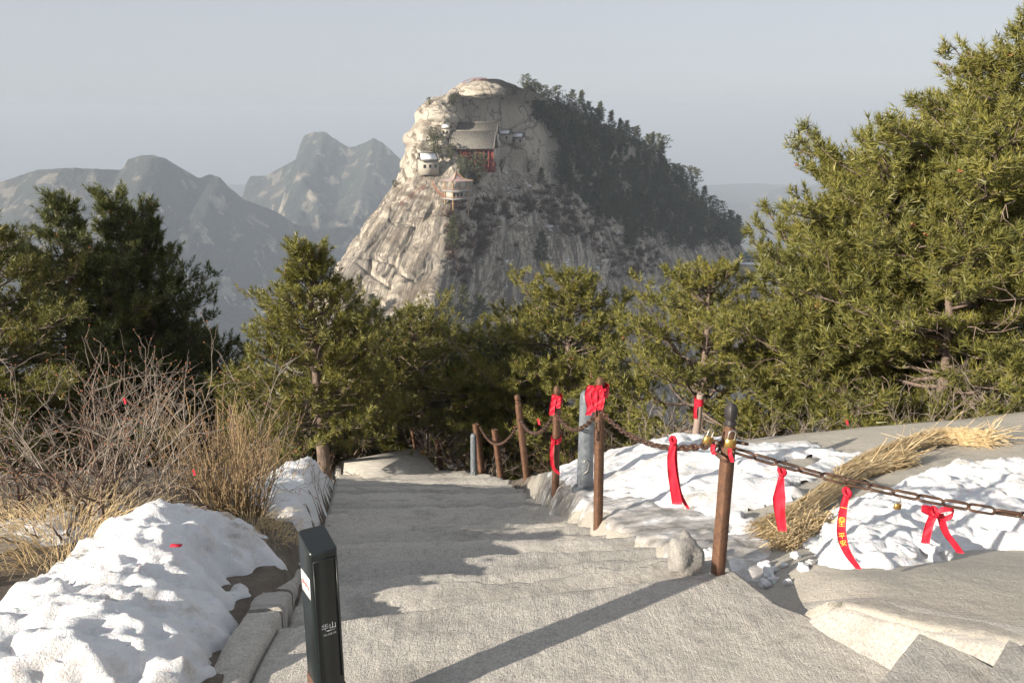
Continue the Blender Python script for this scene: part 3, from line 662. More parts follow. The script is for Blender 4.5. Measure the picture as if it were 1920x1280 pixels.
def grow_pine(H, crown_r, seed, nbr=46, h0=.12, profile='cone', lean=(0, 0), needle=.12, width=.0138, nn=28, gap=.11, sc=1.0, upturn=.5, dead=14, az_bias=None, tuftmul=1.0):
    """returns trunk, limb and needle arrays of one pine standing at the origin"""
    rng = np.random.default_rng(seed)
    n = 14; t = np.linspace(0, 1, n)
    tr = np.stack([lean[0]*t**1.4*H+.05*H*np.cumsum(rng.normal(size=n))*.12, lean[1]*t**1.4*H+.05*H*np.cumsum(rng.normal(size=n))*.12, H*t], -1); tr -= tr[0]
    rt = (.028*H)*(1-t)**.8+.012
    S0, S1, R0, R1 = [], [], [], []
    tp, td, ts = [], [], []
    dS0, dS1, dR = [], [], []
    cones = []
    def path_at(h): return np.array([np.interp(h, t, tr[:, k]) for k in range(3)])
    for i in range(nbr):
        f = (i+rng.random()*.8)/nbr; h = h0+(1-h0)*f**.92
        az = i*2.399+rng.normal()*.5
        if az_bias is not None and rng.random() < az_bias[1]: az = az_bias[0]+rng.normal()*.75
        if profile == 'cone': L = crown_r*(1.02-h)**.75*(1.15 if h > .25 else .8)
        elif profile == 'round': L = crown_r*math.sqrt(max(.04, 1-((h-.45)/.58)**2))
        elif profile == 'wedge': L = crown_r*float(np.interp(h, [.1,.3,.46,.58,.70,.85,1], [.6,.85,.95,.66,.46,.30,.10]))
        else: L = crown_r*(.45+.75*math.sin(min(1, (1-h)*1.7+.12)*math.pi*.62))
        L *= (min(1.0, (1.05-h)*3.5)*(.78+.32*rng.random()) if profile == 'cone' else min(1.0, .22+(1.05-h)*2.0)*(.65+.5*rng.random())); L = max(L, .22)
        el = -.12+.55*h**1.5+rng.normal()*.14
        m = 9; s = np.linspace(0, 1, m)
        d0 = np.array([math.cos(az)*math.cos(el), math.sin(az)*math.cos(el), math.sin(el)])
        wig = np.cumsum(rng.normal(size=(m, 3)), 0)*.018*L*3
        pts = path_at(h)[None]+d0[None]*(L*s)[:, None]+np.array([0, 0, 1.])[None]*(upturn*.32*L*(s**2.4)-.10*L*s*(1-s)*(1.2-h))[:, None]+wig*s[:, None]
        rb = (.010+.011*L)*(1-s*.85)
        S0 += list(pts[:-1]); S1 += list(pts[1:]); R0 += list(rb[:-1]); R1 += list(rb[1:])
        axis = unit(np.gradient(pts, axis=0))
        nsub = max(5, int(L/.115))
        for j in range(nsub):
            q = .22+.78*(j+rng.random()*.6)/nsub; q = min(q, 1.0)
            p = np.array([np.interp(q, s, pts[:, k]) for k in range(3)]); ax = axis[min(m-1, int(q*(m-1)))]
            sd_ = (1 if j % 2 else -1); side = np.cross(ax, [0, 0, 1.]); side = side/(np.linalg.norm(side)+1e-9)*sd_
            dr_ = unit(ax*(.55+.3*rng.random())+side*(.7+.3*rng.random())+np.array([0, 0, .12+.45*rng.random()]))
            l = (.16+.42*L*(1-q)**.7*(.5+.6*rng.random()))*1.0; l = min(l, .95)
            k = 2 if l > .3 else 1; ss = np.linspace(0, 1, k+1)
            sp = p[None]+dr_[None]*(l*ss)[:, None]+np.array([0, 0, 1.])[None]*(upturn*.30*l*ss**2)[:, None]
            S0 += list(sp[:-1]); S1 += list(sp[1:]); R0 += [.0075]*k; R1 += [.005]*k
            ng = max(1, int(l*.8/gap)+1)
            for g in np.linspace(.35 if l > .3 else .6, 1.0, ng):
                if rng.random() > tuftmul: continue
                pp = p+dr_*l*g+np.array([0, 0, upturn*.30*l*g*g])
                dd = dr_*.75+np.array([0, 0, .38+.35*rng.random()])+rng.normal(size=3)*.28
                tp.append(pp+rng.normal(size=3)*.025); td.append(dd); ts.append((.8+.45*rng.random())*sc)
            if rng.random() < .03: cones.append(p+dr_*l+np.array([0, 0, .06]))
        for e in range(3):
            tp.append(pts[-1]+rng.normal(size=3)*.03); td.append(axis[-1]*.6+np.array([0, 0, .6])+rng.normal(size=3)*.3); ts.append((.9+.4*rng.random())*sc)
    for e in range(8):
        tp.append(tr[-1]-np.array([0, 0, .09*e])+rng.normal(size=3)*.02); td.append(np.array([0, 0, 1.])+rng.normal(size=3)*.4); ts.append(sc)
    for e in range(dead):       # bare grey dead branchlets
        h = .08+.6*rng.random(); az = rng.random()*6.28; p = path_at(h)+np.array([math.cos(az), math.sin(az), -.1])*crown_r*(.15+.5*rng.random())
        d = unit(np.array([math.cos(az), math.sin(az), .1])+rng.normal(size=3)*.5)
        for q in range(5):
            l = .10+.14*rng.random(); p2 = p+d*l; dS0.append(p); dS1.append(p2); dR.append(.009-.0014*q)
            if q: 
                d2 = unit(d+rng.normal(size=3)*.7); dS0.append(p); dS1.append(p+d2*.16); dR.append(.005)
            p = p2; d = unit(d+rng.normal(size=3)*.35)
    tp, td, ts = np.array(tp), np.array(td), np.array(ts)
    templ = tuft_templates(nn, needle, width, rng)
    NV, NF = place_tufts(tp, td, ts, templ, rng)
    LV, LQ = seg_tubes(S0, S1, R0, R1, 3)
    return dict(trunk=(tr, rt), limbs=(LV, LQ), needles=(NV, NF), dead=(np.array(dS0), np.array(dS1), np.array(dR)), cones=np.array(cones) if cones else np.zeros((0, 3)))
OCT_V = np.array([[1,0,0],[-1,0,0],[0,1,0],[0,-1,0],[0,0,1.3],[0,0,-1.3]], float)
OCT_T = np.array([[0,2,4],[2,1,4],[1,3,4],[3,0,4],[2,0,5],[1,2,5],[3,1,5],[0,3,5]])
def pine(loc, label, nm='needles', group='pines growing below the stairs', **kw):
    d = grow_pine(**kw); t = empty('pine_tree', loc, label, 'tree', group)
    MB().tube(d['trunk'][0], d['trunk'][1], 8).build('trunk', M['bark'], t, True)
    obj('limbs', mesh('limbs', *d['limbs'], M['bark'], True), t)
    obj('crown', mesh('crown', *d['needles'], M[nm]), t)
    if len(d['dead'][0]): obj('dead_twigs', mesh('dead_twigs', *seg_tubes(d['dead'][0], d['dead'][1], d['dead'][2], d['dead'][2]*.7, 3), M['deadwood']), t, kind='stuff')
    c = d['cones']
    if len(c):
        c = np.repeat(c, 3, 0)+np.random.default_rng(5).normal(size=(len(c)*3, 3))*.02
        V = (OCT_V[None]*.015+c[:, None]).reshape(-1, 3); T = (OCT_T[None]+(np.arange(len(c))*6)[:, None, None]).reshape(-1, 3)
        obj('cones', mesh('cones', V, T, M['cone'], True), t, kind='stuff')
    return t
def at(u, v, Y): return P(u, v, Y)
def pine_px(u_base, u_top, v_top, Y, **kw):
    """stand a pine so that its tip is seen at (u_top, v_top) from the stairs, its foot on the ground at distance Y"""
    top = P(u_top, v_top, Y); bx_ = float(P(u_base, v_top, Y)[0]); g = gz(bx_, Y)-.1
    H = top[2]-g; lean = ((top[0]-bx_)/H, 0)
    return pine((bx_, Y, g), H=H, lean=lean, **kw)
# right hand group
pine_px(1860, 2010, -55, 11.5, crown_r=3.6, upturn=.35, seed=11, nbr=128, h0=.14, profile='wedge', nm='needles_olive', needle=0.101, nn=26, gap=0.081, az_bias=(math.pi*1.02, .38), dead=60, label='tall spreading pine with long layered boughs at the right edge')
pine_px(1660, 1740, 330, 11.0, crown_r=1.5, seed=12, nbr=64, h0=.14, profile='layer', nm='needles', needle=0.094, nn=26, gap=0.085, az_bias=(math.pi*.95, .3), dead=40, label='broad pine with a forked grey trunk behind the padlocked post')
pine_px(1330, 1330, 522, 12.0, crown_r=1.75, seed=13, nbr=58, h0=.10, profile='round', nm='needles_olive', needle=0.078, nn=26, gap=0.085, dead=24, label='rounded bright olive pine behind the grey bollard')
pine_px(1830, 1790, 420, 9.8, crown_r=1.75, seed=14, nbr=50, h0=.10, profile='round', nm='needles', needle=0.101, nn=26, gap=0.085, dead=40, label='low bushy pine under the tall one at the right edge')
pine_px(1640, 1640, 520, 10.6, crown_r=1.5, seed=24, nbr=46, h0=.12, profile='round', nm='needles', needle=0.101, nn=26, gap=0.085, dead=40, label='low pine filling the gap below the layered boughs')
pine_px(1770, 1800, 215, 12.8, crown_r=2.1, seed=30, nbr=70, h0=.2, profile='layer', nm='needles', needle=.095, nn=26, gap=.09, dead=30, label='pine filling the crown gap behind the tall spreading pine')
# centre group
pine_px(1060, 1066, 538, 15.0, crown_r=1.6, seed=15, nbr=84, h0=.14, profile='layer', nm='needles_olive', needle=0.086, nn=26, gap=0.093, dead=50, label='slender open pine with bare lower branches behind the ribboned posts')
pine_px(960, 965, 625, 17.0, crown_r=1.9, seed=16, nbr=64, h0=.12, profile='round', nm='needles_dark', needle=0.086, nn=22, gap=0.102, label='dark small pine beside the slender open pine')
pine_px(800, 790, 605, 16.0, crown_r=2.2, seed=17, nbr=76, h0=.14, profile='round', nm='needles', needle=0.086, nn=26, gap=0.093, label='wide low pine above the concrete block')
pine_px(690, 690, 610, 19.0, crown_r=2.3, seed=18, nbr=62, h0=.1, profile='round', nm='needles_dark', needle=0.094, nn=22, gap=0.111, label='shaded pine between the wide low pine and the pointed pine')
pine_px(580, 575, 474, 13.0, crown_r=1.7, seed=19, nbr=92, h0=.24, profile='cone', nm='needles_olive', needle=0.086, nn=26, gap=0.093, upturn=.75, label='pointed pine with upturned boughs standing alone left of centre')
# left group
pine_px(90, 120, 386, 15.0, crown_r=2.7, seed=20, nbr=100, h0=.08, profile='cone', nm='needles_dark', needle=0.094, nn=27, gap=0.093, upturn=.8, label='broad dark pine at the left edge')
pine_px(215, 205, 376, 15.6, crown_r=2.2, seed=21, nbr=110, h0=.06, profile='cone', nm='needles_dark', needle=0.094, nn=27, gap=0.093, upturn=.8, label='tallest dark pine of the left hand cluster')
pine_px(300, 262, 398, 16.4, crown_r=2.3, seed=22, nbr=96, h0=.06, profile='cone', nm='needles_dark', needle=0.094, nn=27, gap=0.098, upturn=.7, az_bias=(0.0, .25), label='dark pine with boughs reaching toward the valley gap')
pine_px(-60, -30, 415, 13.5, crown_r=2.1, seed=23, nbr=70, h0=.08, profile='round', nm='needles', needle=0.094, nn=27, gap=0.102, label='olive pine cut by the left picture edge')
pine_px(880, 880, 640, 18.5, crown_r=2.1, seed=25, nbr=50, h0=.08, profile='round', nm='needles_dark', needle=.09, nn=22, gap=.10, label='deeply shaded pine behind the forked bare shrub')
pine_px(620, 610, 640, 20.0, crown_r=2.1, seed=26, nbr=50, h0=.08, profile='round', nm='needles_dark', needle=.09, nn=22, gap=.10, label='shaded pine behind the pointed pine')
pine_px(1120, 1125, 640, 18.0, crown_r=1.1, seed=27, nbr=40, h0=.08, profile='round', nm='needles_dark', needle=.09, nn=22, gap=.10, label='small shaded pine behind the tall bollard')
pine_px(330, 330, 600, 17.5, crown_r=1.7, seed=28, nbr=46, h0=.06, profile='round', nm='needles_dark', needle=.09, nn=22, gap=.10, label='low dark pine under the left hand cluster')
pine_px(480, 470, 700, 14.0, crown_r=.9, seed=29, nbr=34, h0=.06, profile='round', nm='needles', needle=.085, nn=26, gap=.10, label='small young pine above the golden stems')
print('near pines done')

# --- bare shrubs and dry stems
def grow_shrub(h, spread, stems, seed, levels=3, kids=4, r0=.010, bend=.18, lift=.55):
    rng = np.random.default_rng(seed); S0, S1, R = [], [], []; tips = []
    def rec(p, d, L, r, lv):
        n = max(3, int(L/.085)); seg = L/n
        for i in range(n):
            p2 = p+d*seg; S0.append(p); S1.append(p2); R.append(r*(1-.6*i/n))
            if lv > 0 and i >= n*.25 and rng.random() < kids/n*1.25:
                d2 = unit(d+rng.normal(size=3)*.55+np.array([0, 0, .15])); rec(p2, d2, L*(.38+.3*rng.random()), r*.55, lv-1)
            d = unit(d+rng.normal(size=3)*bend+np.array([0, 0, lift*.06])); p = p2
        tips.append(p)
    for s in range(stems):
        az = rng.random()*6.283; o = rng.random()**.5*spread*.22
        out = spread/h*(.2+.8*rng.random())
        d = unit(np.array([math.cos(az)*out*.8, math.sin(az)*out*.8, 1.0]))
        rec(np.array([math.cos(az)*o, math.sin(az)*o, -.03]), d, h*(.6+.5*rng.random()), r0*(.6+.6*rng.random()), levels)
    return np.array(S0), np.array(S1), np.array(R), np.array(tips)
def shrub(u, v, h, spread, stems, seed, label, m='twig', group='bare winter shrubs', name='bare_shrub', Y=None, buds=False, **kw):
    p = ghit(u, v) if Y is None else np.array([P(u, v, Y)[0], Y, 0.0]); z = gz(p[0], p[1])-.02
    S0, S1, R, tips = grow_shrub(h, spread, stems, seed, **kw)
    t = empty(name, (p[0], p[1], z), label, 'shrub', group)
    obj('branches', mesh('branches', *seg_tubes(S0, S1, R, R*.8, 3), M[m]), t, kind='stuff')
    if buds:
        c = tips[np.random.default_rng(seed).random(len(tips)) < .5]; V = (OCT_V[None]*.006+c[:, None]).reshape(-1, 3); T = (OCT_T[None]+(np.arange(len(c))*6)[:, None, None]).reshape(-1, 3)
        obj('buds', mesh('buds', V, T, M['cone'], True), t, kind='stuff')
    return t
shrub(150, 960, .78, 1.5, 18, 31, 'tall tangled grey shrub rising before the dark left pines', levels=3, kids=7, buds=True, r0=.011)
shrub(310, 930, .76, 1.1, 16, 32, 'upright grey shrub with pale branching tips behind the snow bank', levels=3, kids=7, buds=True, r0=.010)
shrub(20, 960, 0.51, 1.5, 16, 33, 'dense low shrub at the left edge above the dry grass', levels=3, kids=6, buds=True)
shrub(-60, 900, 0.62, 1.6, 14, 34, 'shrub partly cut by the left edge', levels=3, kids=6)
shrub(230, 985, 0.49, 1.6, 12, 35, 'sprawling dark branched shrub leaning over the snow', levels=3, kids=5, r0=.024, m='twig_dark')
shrub(60, 1000, 0.40, 1.5, 10, 36, 'low sprawling branches beside the dry grass clump', levels=3, kids=5, r0=.02, m='twig_dark')
shrub(220, 870, 0.65, 1.5, 16, 37, 'thicket of thin twigs behind the upright grey shrub', levels=3, kids=6)
shrub(545, 846, 0.56, 1.1, 16, 38, 'reddish brown thicket above the middle snow strip', levels=3, kids=6)
shrub(480, 862, 0.53, 1.0, 14, 39, 'brown thicket behind the golden stems', levels=3, kids=6, m='golden')
shrub(640, 850, 0.46, 1.1, 12, 40, 'thin brown brush left of the concrete block', levels=3, kids=5)
shrub(815, 850, 0.83, .6, 13, 41, 'upright broom like bare shrub behind the dark leaning post', Y=14.6, levels=3, kids=5, lift=1.5)
shrub(925, 850, .95, 1.1, 7, 42, 'open forked bare shrub behind the rusty posts', Y=14.0, levels=3, kids=5, buds=True, r0=.016)
for i, (u, Y, h, lab) in enumerate([(1230, 9.6, .75, 'brown brush between the bollard and the wooden pole'), (1290, 10.0, .8, 'brown brush at the foot of the wooden pole'), (1400, 9.8, .7, 'brush behind the padlocked post'), (1480, 9.2, .6, 'low brush beneath the forked pine trunk'),
        (1560, 9.4, .75, 'brown brush under the low pine'), (1640, 9.3, .85, 'tall brown brush in the shade of the low pine'), (1720, 9.0, .85, 'tangled brush behind the straw heap'), (1800, 8.8, .8, 'brush above the smooth rock dome'), (1890, 8.7, .8, 'brush at the right edge over the rock dome')]):
    shrub(u, 800, h*.6, 1.2, 12, 50+i, lab, Y=Y, levels=3, kids=5, group='brush under the right hand pines')
for i, (u, Y, lab) in enumerate([(700, 16.5, 'dark brush under the shaded pine'), (600, 14.5, 'dark brush below the pointed pine'), (760, 17, 'dark brush behind the concrete block'), (1000, 14.5, 'dark brush behind the leaning rusty post'), (1080, 13, 'dark brush behind the ribboned post'), (880, 17.5, 'dark brush in the shade below the centre pines')]):
    shrub(u, 800, .7, 1.6, 16, 70+i, lab, m='twig_dark', Y=Y, levels=3, kids=5, group='dark brush under the centre pines')
def stems(u, v, n, h, spread, seed, label, m, name, lean=.25, r=.0032, group=None, cat='shrub', k=5, droop=0.0):
    rng = np.random.default_rng(seed); p0 = ghit(u, v); z = gz(p0[0], p0[1])-.02; slope = (gz(p0[0], p0[1]+.3)-gz(p0[0], p0[1]-.3))/.6
    S0, S1, R = [], [], []
    for i in range(n):
        az = rng.random()*6.283; o = spread*rng.random()**.7; p = np.array([math.cos(az)*o, math.sin(az)*o, 0.0]); p[2] = p[1]*slope-.02
        d = unit(np.array([math.cos(az)*lean*(.3+rng.random()), math.sin(az)*lean*(.3+rng.random()), 1.])+rng.normal(size=3)*.10); L = h*(.45+.6*rng.random())
        for j in range(k):
            p2 = p+d*L/k; S0.append(p); S1.append(p2); R.append(r*(1-.15*j)); p = p2
            d = unit(d+rng.normal(size=3)*.10+np.array([math.cos(az)*droop*j, math.sin(az)*droop*j, -droop*j*.9]))
            if j >= 2 and rng.random() < .35 and droop == 0:
                d2 = unit(d+rng.normal(size=3)*.3); S0.append(p); S1.append(p+d2*L*.28); R.append(r*.6)
    t = empty(name, (p0[0], p0[1], z), label, cat, group)
    obj('stems', mesh('stems', *seg_tubes(S0, S1, np.array(R), np.array(R)*.8, 3), M[m]), t, kind='stuff'); return t
stems(440, 965, 200, .78, .20, 90, 'upright golden stemmed bush beside the snow bank', 'golden', 'golden_bush', .35, .0036)
stems(400, 930, 150, .6, .4, 91, 'golden stems mixed into the shrubs left of the golden bush', 'golden', 'golden_bush', .3, .0032)
stems(495, 905, 50, .5, .3, 92, 'short golden stems at the edge of the middle snow strip', 'golden', 'golden_bush', .35, .003)
stems(585, 905, 18, .35, .2, 93, 'few thin dark stems poking through the middle snow strip', 'twig_dark', 'golden_bush', .5, .0028)
stems(125, 1030, 520, .46, .42, 94, 'large clump of dry straw coloured grass by the snow bank', 'straw', 'dry_grass', .9, .0022, cat='grass', droop=.16)
stems(15, 985, 260, .40, .3, 95, 'dry grass clump at the left edge', 'straw', 'dry_grass', .7, .0022, cat='grass', droop=.14)
stems(470, 990, 160, .25, .2, 96, 'matted dry grass at the foot of the golden bush', 'straw', 'dry_grass', .9, .002, cat='grass', droop=.18)
stems(505, 1010, 120, .22, .18, 97, 'short dry grass on the bare dirt beside the kerb', 'straw', 'dry_grass', .9, .002, cat='grass', droop=.2)
print('shrubs done')

# --- trees and scrub on the peak
def far_tree(seed, flat=False):
    rng = np.random.default_rng(seed); tp, td, ts = [], [], []
    for i in range(34):
        h = .16+.84*(i+rng.random())/34; L = (.34*(1.03-h)**.8 if not flat else .38*math.sqrt(max(.03, 1-((h-.72)/.42)**2)))*(.6+.7*rng.random()); az = i*2.4+rng.normal()*.4
        for q in (.35, .65, 1.0):
            tp.append([math.cos(az)*L*q, math.sin(az)*L*q, h-.05*q*(1-h)+.02*q]); td.append([math.cos(az), math.sin(az), .5]); ts.append(.9+.4*rng.random())
    for e in range(4): tp.append([0, 0, .97-.03*e]); td.append([0, 0, 1.]); ts.append(.7)
    templ = tuft_templates(14, .085, .022, rng, 3, (20, 90), .8)
    NV, NF = place_tufts(np.array(tp), np.array(td), np.array(ts), templ, rng)
    TV, TQ = seg_tubes([[0,0,-.06],[0,0,.35]], [[0,0,.35],[0,0,.95]], np.array([.018,.012]), np.array([.012,.003]), 5)
    V = np.vstack([NV, TV]); return mesh('peak_pine', V, TQ+len(NV), None, False, F2=NF, mats=[M['needles_far'], M['bark']], mi=np.concatenate([np.ones(len(TQ)), np.zeros(len(NF))]))
FT = [far_tree(301), far_tree(302), far_tree(303, True), far_tree(304, True), far_tree(305)]
rng = np.random.default_rng(17)
wood = [(975,170),(1060,180),(1110,215),(1230,270),(1300,350),(1385,440),(1385,470),(1330,470),(1290,470),(1240,440),(1180,470),(1110,400),(1040,345),(1060,290),(1020,250),(985,200)]
scr = [(832,400),(880,372),(960,372),(1040,345),(1110,395),(1180,455),(1240,460),(1225,515),(1150,525),(1120,470),(1060,440),(1000,400),(930,420),(905,470),(870,535),(838,500)]
def inpoly(u, v, poly): return poly_sd(np.array([float(u)]), np.array([float(v)]), poly)[0]
spots = []
cu_ = rng.uniform(970, 1400, 9000); cv_ = rng.uniform(165, 480, 9000); ok_ = poly_sd(cu_, cv_, wood) > 0
for u, v in zip(cu_[ok_], cv_[ok_]):
    if len(spots) >= 235: break
    if spots and (((np.array(spots)-(u, v))*(1, 1.3))**2).sum(1).min() < 9.5**2: continue
    spots.append((u, v))
extra = [(868,338,46,2),(893,350,62,2),(818,300,44,3),(845,300,30,3),(812,265,26,2),(850,200,22,2),(805,197,14,3),(740,352,14,3),(850,470,66,0),(1015,495,62,1),(1130,410,44,4),(1200,400,46,0),(1262,470,60,1),(1195,430,40,4),(990,325,24,3),(1015,345,30,0),(1150,390,38,1),(870,600,70,0),(840,615,60,1),(900,610,60,4),(700,600,50,1),(660,610,44,4),(1090,330,30,1),(1060,300,28,2),(940,322,22,3),(1240,425,44,4),(1320,425,40,0),(1355,445,44,1),(1380,462,40,4),(1300,440,44,1),(1270,395,38,0),(1000,175,18,2),(985,172,16,3),(1020,180,24,2),(1045,182,24,3)]
for (u, v) in spots: extra.append((u, v, rng.uniform(26, 46)*(1.0 if v > 230 else .85), int(rng.integers(0, 5))))
npk = 0
for (u, v, hp, k) in extra:
    h, nrm_ = phit(u, v)
    if h is None: continue
    H = hp/FPX*h.length
    o = obj('peak_pine', FT[k]); o.location = h-Vector((0, 0, .05*H)); s = rng.uniform(.85, 1.25); o.scale = (H*s, H*s, H); o.rotation_euler = (0, 0, rng.random()*6.28)
    where = 'near the skyline of the wooded slope' if v < 250 and u > 970 else 'beside the temple buildings' if u < 960 and v < 360 else 'at the foot of the peak behind the centre pines' if v > 560 else 'low on the shaded rock face' if v > 410 and u < 1240 else 'low on the wooded slope at its right end' if u > 1290 else ('high on' if v < 300 else 'halfway down' if v < 360 else 'in the lower part of')+' the wooded slope, '+('next to the bare scrub' if u < 1110 else 'deep among other trees' if u < 1210 else 'toward its open edge')
    tag(o, ('flat topped' if k in (2, 3) else 'pointed')+' dark pine '+where, 'tree', 'pines on the granite peak'); npk += 1
SV, SF = [], []; nv = 0
ct = 0
su = rng.uniform(825, 1390, 6000); sv = rng.uniform(300, 560, 6000); da = poly_sd(su, sv, scr); db = poly_sd(su, sv, wood)
for u, v, a, b in zip(su, sv, da, db):
    if ct >= 520: break
    if a < 0 and not (b > 0 and rng.random() < .3) and rng.random() > .015: continue
    h, n_ = phit(u, v)
    if h is None: continue
    ct += 1; R_ = rng.uniform(2.0, 4.6)
    m = 30; d = unit(rng.normal(size=(m, 3))); d[:, 2] = np.abs(d[:, 2]); p0 = np.array(h)+d*R_*.15; L = R_*rng.uniform(.5, 1, m)
    V, Q = seg_tubes(p0, p0+d*L[:, None]+rng.normal(size=(m, 3))*.2, np.full(m, .18), np.full(m, .06), 3)
    SV.append(V); SF.append(Q+nv); nv += len(V)
obj('undergrowth', mesh('undergrowth', np.vstack(SV), np.vstack(SF), M['scrub']), kind='stuff', label='brown leafless scrub on the ledges of the granite peak')
print('peak trees', npk)

# ------------------------------------------------------------------ iron posts, chains, locks, ribbons
def Rz(a): c, s = math.cos(a), math.sin(a); return np.array([[c,-s,0],[s,c,0],[0,0,1.]])
def post(loc, H, w, label, rz=.62, lean=(0, 0), finial=True, group='rusty chain posts beside the stairs', tipmat='iron_dark'):
    t = empty('chain_post', loc, label, 'post', group)
    ch = w*.09; hw = w/2; hs = H*(.84 if finial else 1.0)
    ring = np.array([[-hw+ch,-hw],[hw-ch,-hw],[hw,-hw+ch],[hw,hw-ch],[hw-ch,hw],[-hw+ch,hw],[-hw,hw-ch],[-hw,-hw+ch]])
    def stack(prof, name, m):
        V = []
        for s, z in prof:
            p = np.concatenate([ring*s, np.full((8,1), z)], 1)@Rz(rz).T; p[:,0] += lean[0]*z; p[:,1] += lean[1]*z; V.append(p)
        V = np.array(V); mb = MB().add(V.reshape(-1,3), Q=grid_faces(len(prof), 8, True))
        mb.add(np.vstack([V[-1], V[-1].mean(0)]), T=[[k,(k+1)%8,8] for k in range(8)])
        return mb.build(name, M[m], t)
    z = np.linspace(-.12, hs, 9); pr = [(1+.03*random.uniform(-1,1), q) for q in z]
    if finial: pr += [(.97, hs+.004), (.62, hs+.035*H/.8), (.62, hs+.04)]
    stack(pr, 'shaft', 'rust')
    if finial:
        a = hs+.042
        stack([(.80,a),(.86,a+.010),(.80,a+.018),(.55,a+.022),(.82,a+.034),(.90,a+.052),(.88,a+.075),(.70,a+.092),(.35,a+.103)], 'finial', tipmat)
    return t
Pp = {}
Pp[1] = (np.array([.965, 3.585, -2.10])); Pp[2] = np.array([.63, 5.69, gz(.63, 5.69)]); Pp[3] = np.array([.41, 7.4, gz(.41, 7.4)])
Pp[4] = np.array([.18, 9.75, gz(.18, 9.75)]); Pp[5] = np.array([-.16, 12.05, gz(-.16,12.05)]); Pp[6] = np.array([-.48, 13.0, gz(-.48,13.0)]); Pp[7] = np.array([-1.3, 14.8, gz(-1.3,14.8)])
def top_z(v, p): return float(P(960, v, p[1])[2])
H1 = top_z(760, Pp[1])-Pp[1][2]; H2 = top_z(697, Pp[2])-Pp[2][2]; H3 = top_z(718, Pp[3])-Pp[3][2]; H4 = top_z(735, Pp[4])-Pp[4][2]
post(Pp[1], H1, .050, 'nearest rusty square post with two brass padlocks', rz=.5, lean=(.012, 0))
post(Pp[2], H2, .054, 'rusty post wrapped in red ribbon beside the grey bollard', rz=.5, lean=(-.012, 0), tipmat='rust')
post(Pp[3], H3, .056, 'rusty post with red ribbons at its top and middle', rz=.5, lean=(0, 0), tipmat='rust')
post(Pp[4], H4, .066, 'leaning rusty post with a loose chain end', rz=.5, lean=(-.11, 0), tipmat='rust')
post(Pp[5], top_z(805, Pp[5])-Pp[5][2], .08, 'short dark leaning post between two taller posts', finial=False, lean=(-.12, 0))
post(Pp[6], top_z(795, Pp[6])-Pp[6][2], .09, 'rusty leaning post where the sagging chain ends', finial=False, lean=(-.10, 0))
post(Pp[7], top_z(826, Pp[7])-Pp[7][2], .08, 'dark post at the corner of the concrete block', finial=False, lean=(-.10, 0))
Pp[8] = np.array([2.75, 3.0, gz(2.75, 3.0)]); post(Pp[8], .75, .078, 'rusty post holding the chain just outside the right edge')

def link_mesh(L, W, r, n=14, k=6):
    s = (L-W)/2; R_ = W/2-r; pts = []
    for a in np.linspace(-math.pi/2, math.pi/2, n//2): pts.append([s+R_*math.cos(a), R_*math.sin(a), 0])
    for a in np.linspace(math.pi/2, 1.5*math.pi, n//2): pts.append([-s+R_*math.cos(a), R_*math.sin(a), 0])
    pts = np.array(pts); m = len(pts); tg = np.roll(pts, -1, 0)-np.roll(pts, 1, 0); tg /= np.linalg.norm(tg, axis=1)[:, None]
    up_ = np.array([0,0,1.]); sd_ = np.cross(tg, up_); th = np.arange(k)*2*math.pi/k
    V = pts[:, None]+r*(np.cos(th)[None,:,None]*sd_[:,None]+np.sin(th)[None,:,None]*up_[None,None])
    Q = []
    for i in range(m):
        for j in range(k): Q.append([i*k+j, i*k+(j+1)%k, ((i+1)%m)*k+(j+1)%k, ((i+1)%m)*k+j])
    return mesh('link', V.reshape(-1,3), Q, M['chain'], True)
LK = {'near': link_mesh(.112, .044, .0065), 'mid': link_mesh(.085, .040, .0075, 12, 5), 'far': link_mesh(.095, .05, .011, 8, 4)}
PITCHL = {'near': .098, 'mid': .068, 'far': .070}
def chain(pts, kind, label, group='rusty chains strung between the posts'):
    """pts: dense polyline; links follow it, every second one turned a quarter"""
    pts = np.asarray(pts, float); seg = np.linalg.norm(np.diff(pts, axis=0), axis=1); cum = np.concatenate([[0], np.cumsum(seg)])
    pl = PITCHL[kind]; n = int(cum[-1]/pl); o = empty('chain', pts[0], label, 'chain', group)
    for i in range(n):
        d = (i+.5)*pl; c = np.array([np.interp(d, cum, pts[:,k]) for k in range(3)]); c2 = np.array([np.interp(d+pl*.4, cum, pts[:,k]) for k in range(3)]); c1 = np.array([np.interp(d-pl*.4, cum, pts[:,k]) for k in range(3)])
        t = Vector(c2-c1).normalized(); q = t.to_track_quat('X', 'Z')
        l = obj('link', LK[kind], o); l.matrix_local = Matrix.Translation(Vector(c-pts[0])) @ q.to_matrix().to_4x4() @ Matrix.Rotation((i%2)*math.pi/2+random.uniform(-.25,.25)+.5, 4, 'X')
    return o
def sag(a, b, s, n=60):
    t = np.linspace(0, 1, n); p = np.asarray(a)[None]+(np.asarray(b)-np.asarray(a))[None]*t[:,None]; p[:,2] -= s*4*t*(1-t); return p
cA = P(1358, 838, 3.60); cR = np.array([2.75, 3.0, P(1990, 1003, 3.0)[2]]); cB = P(1124, 768, 5.66); cC = P(1042, 772, 7.36); cD = P(975, 785, 9.7)
chainR = sag(cA+np.array([.03,-.03,0]), cR, .07); chain(chainR, 'near', 'long chain with ribbons running right from the padlocked post')
chainM = sag(cB, cA+np.array([-.03,0,.02]), .12); chain(chainM, 'mid', 'chain between the padlocked post and the ribbon wrapped post')
chainN = sag(cC, cB, .16); chain(chainN, 'mid', 'short sagging chain behind the ribbon wrapped post')
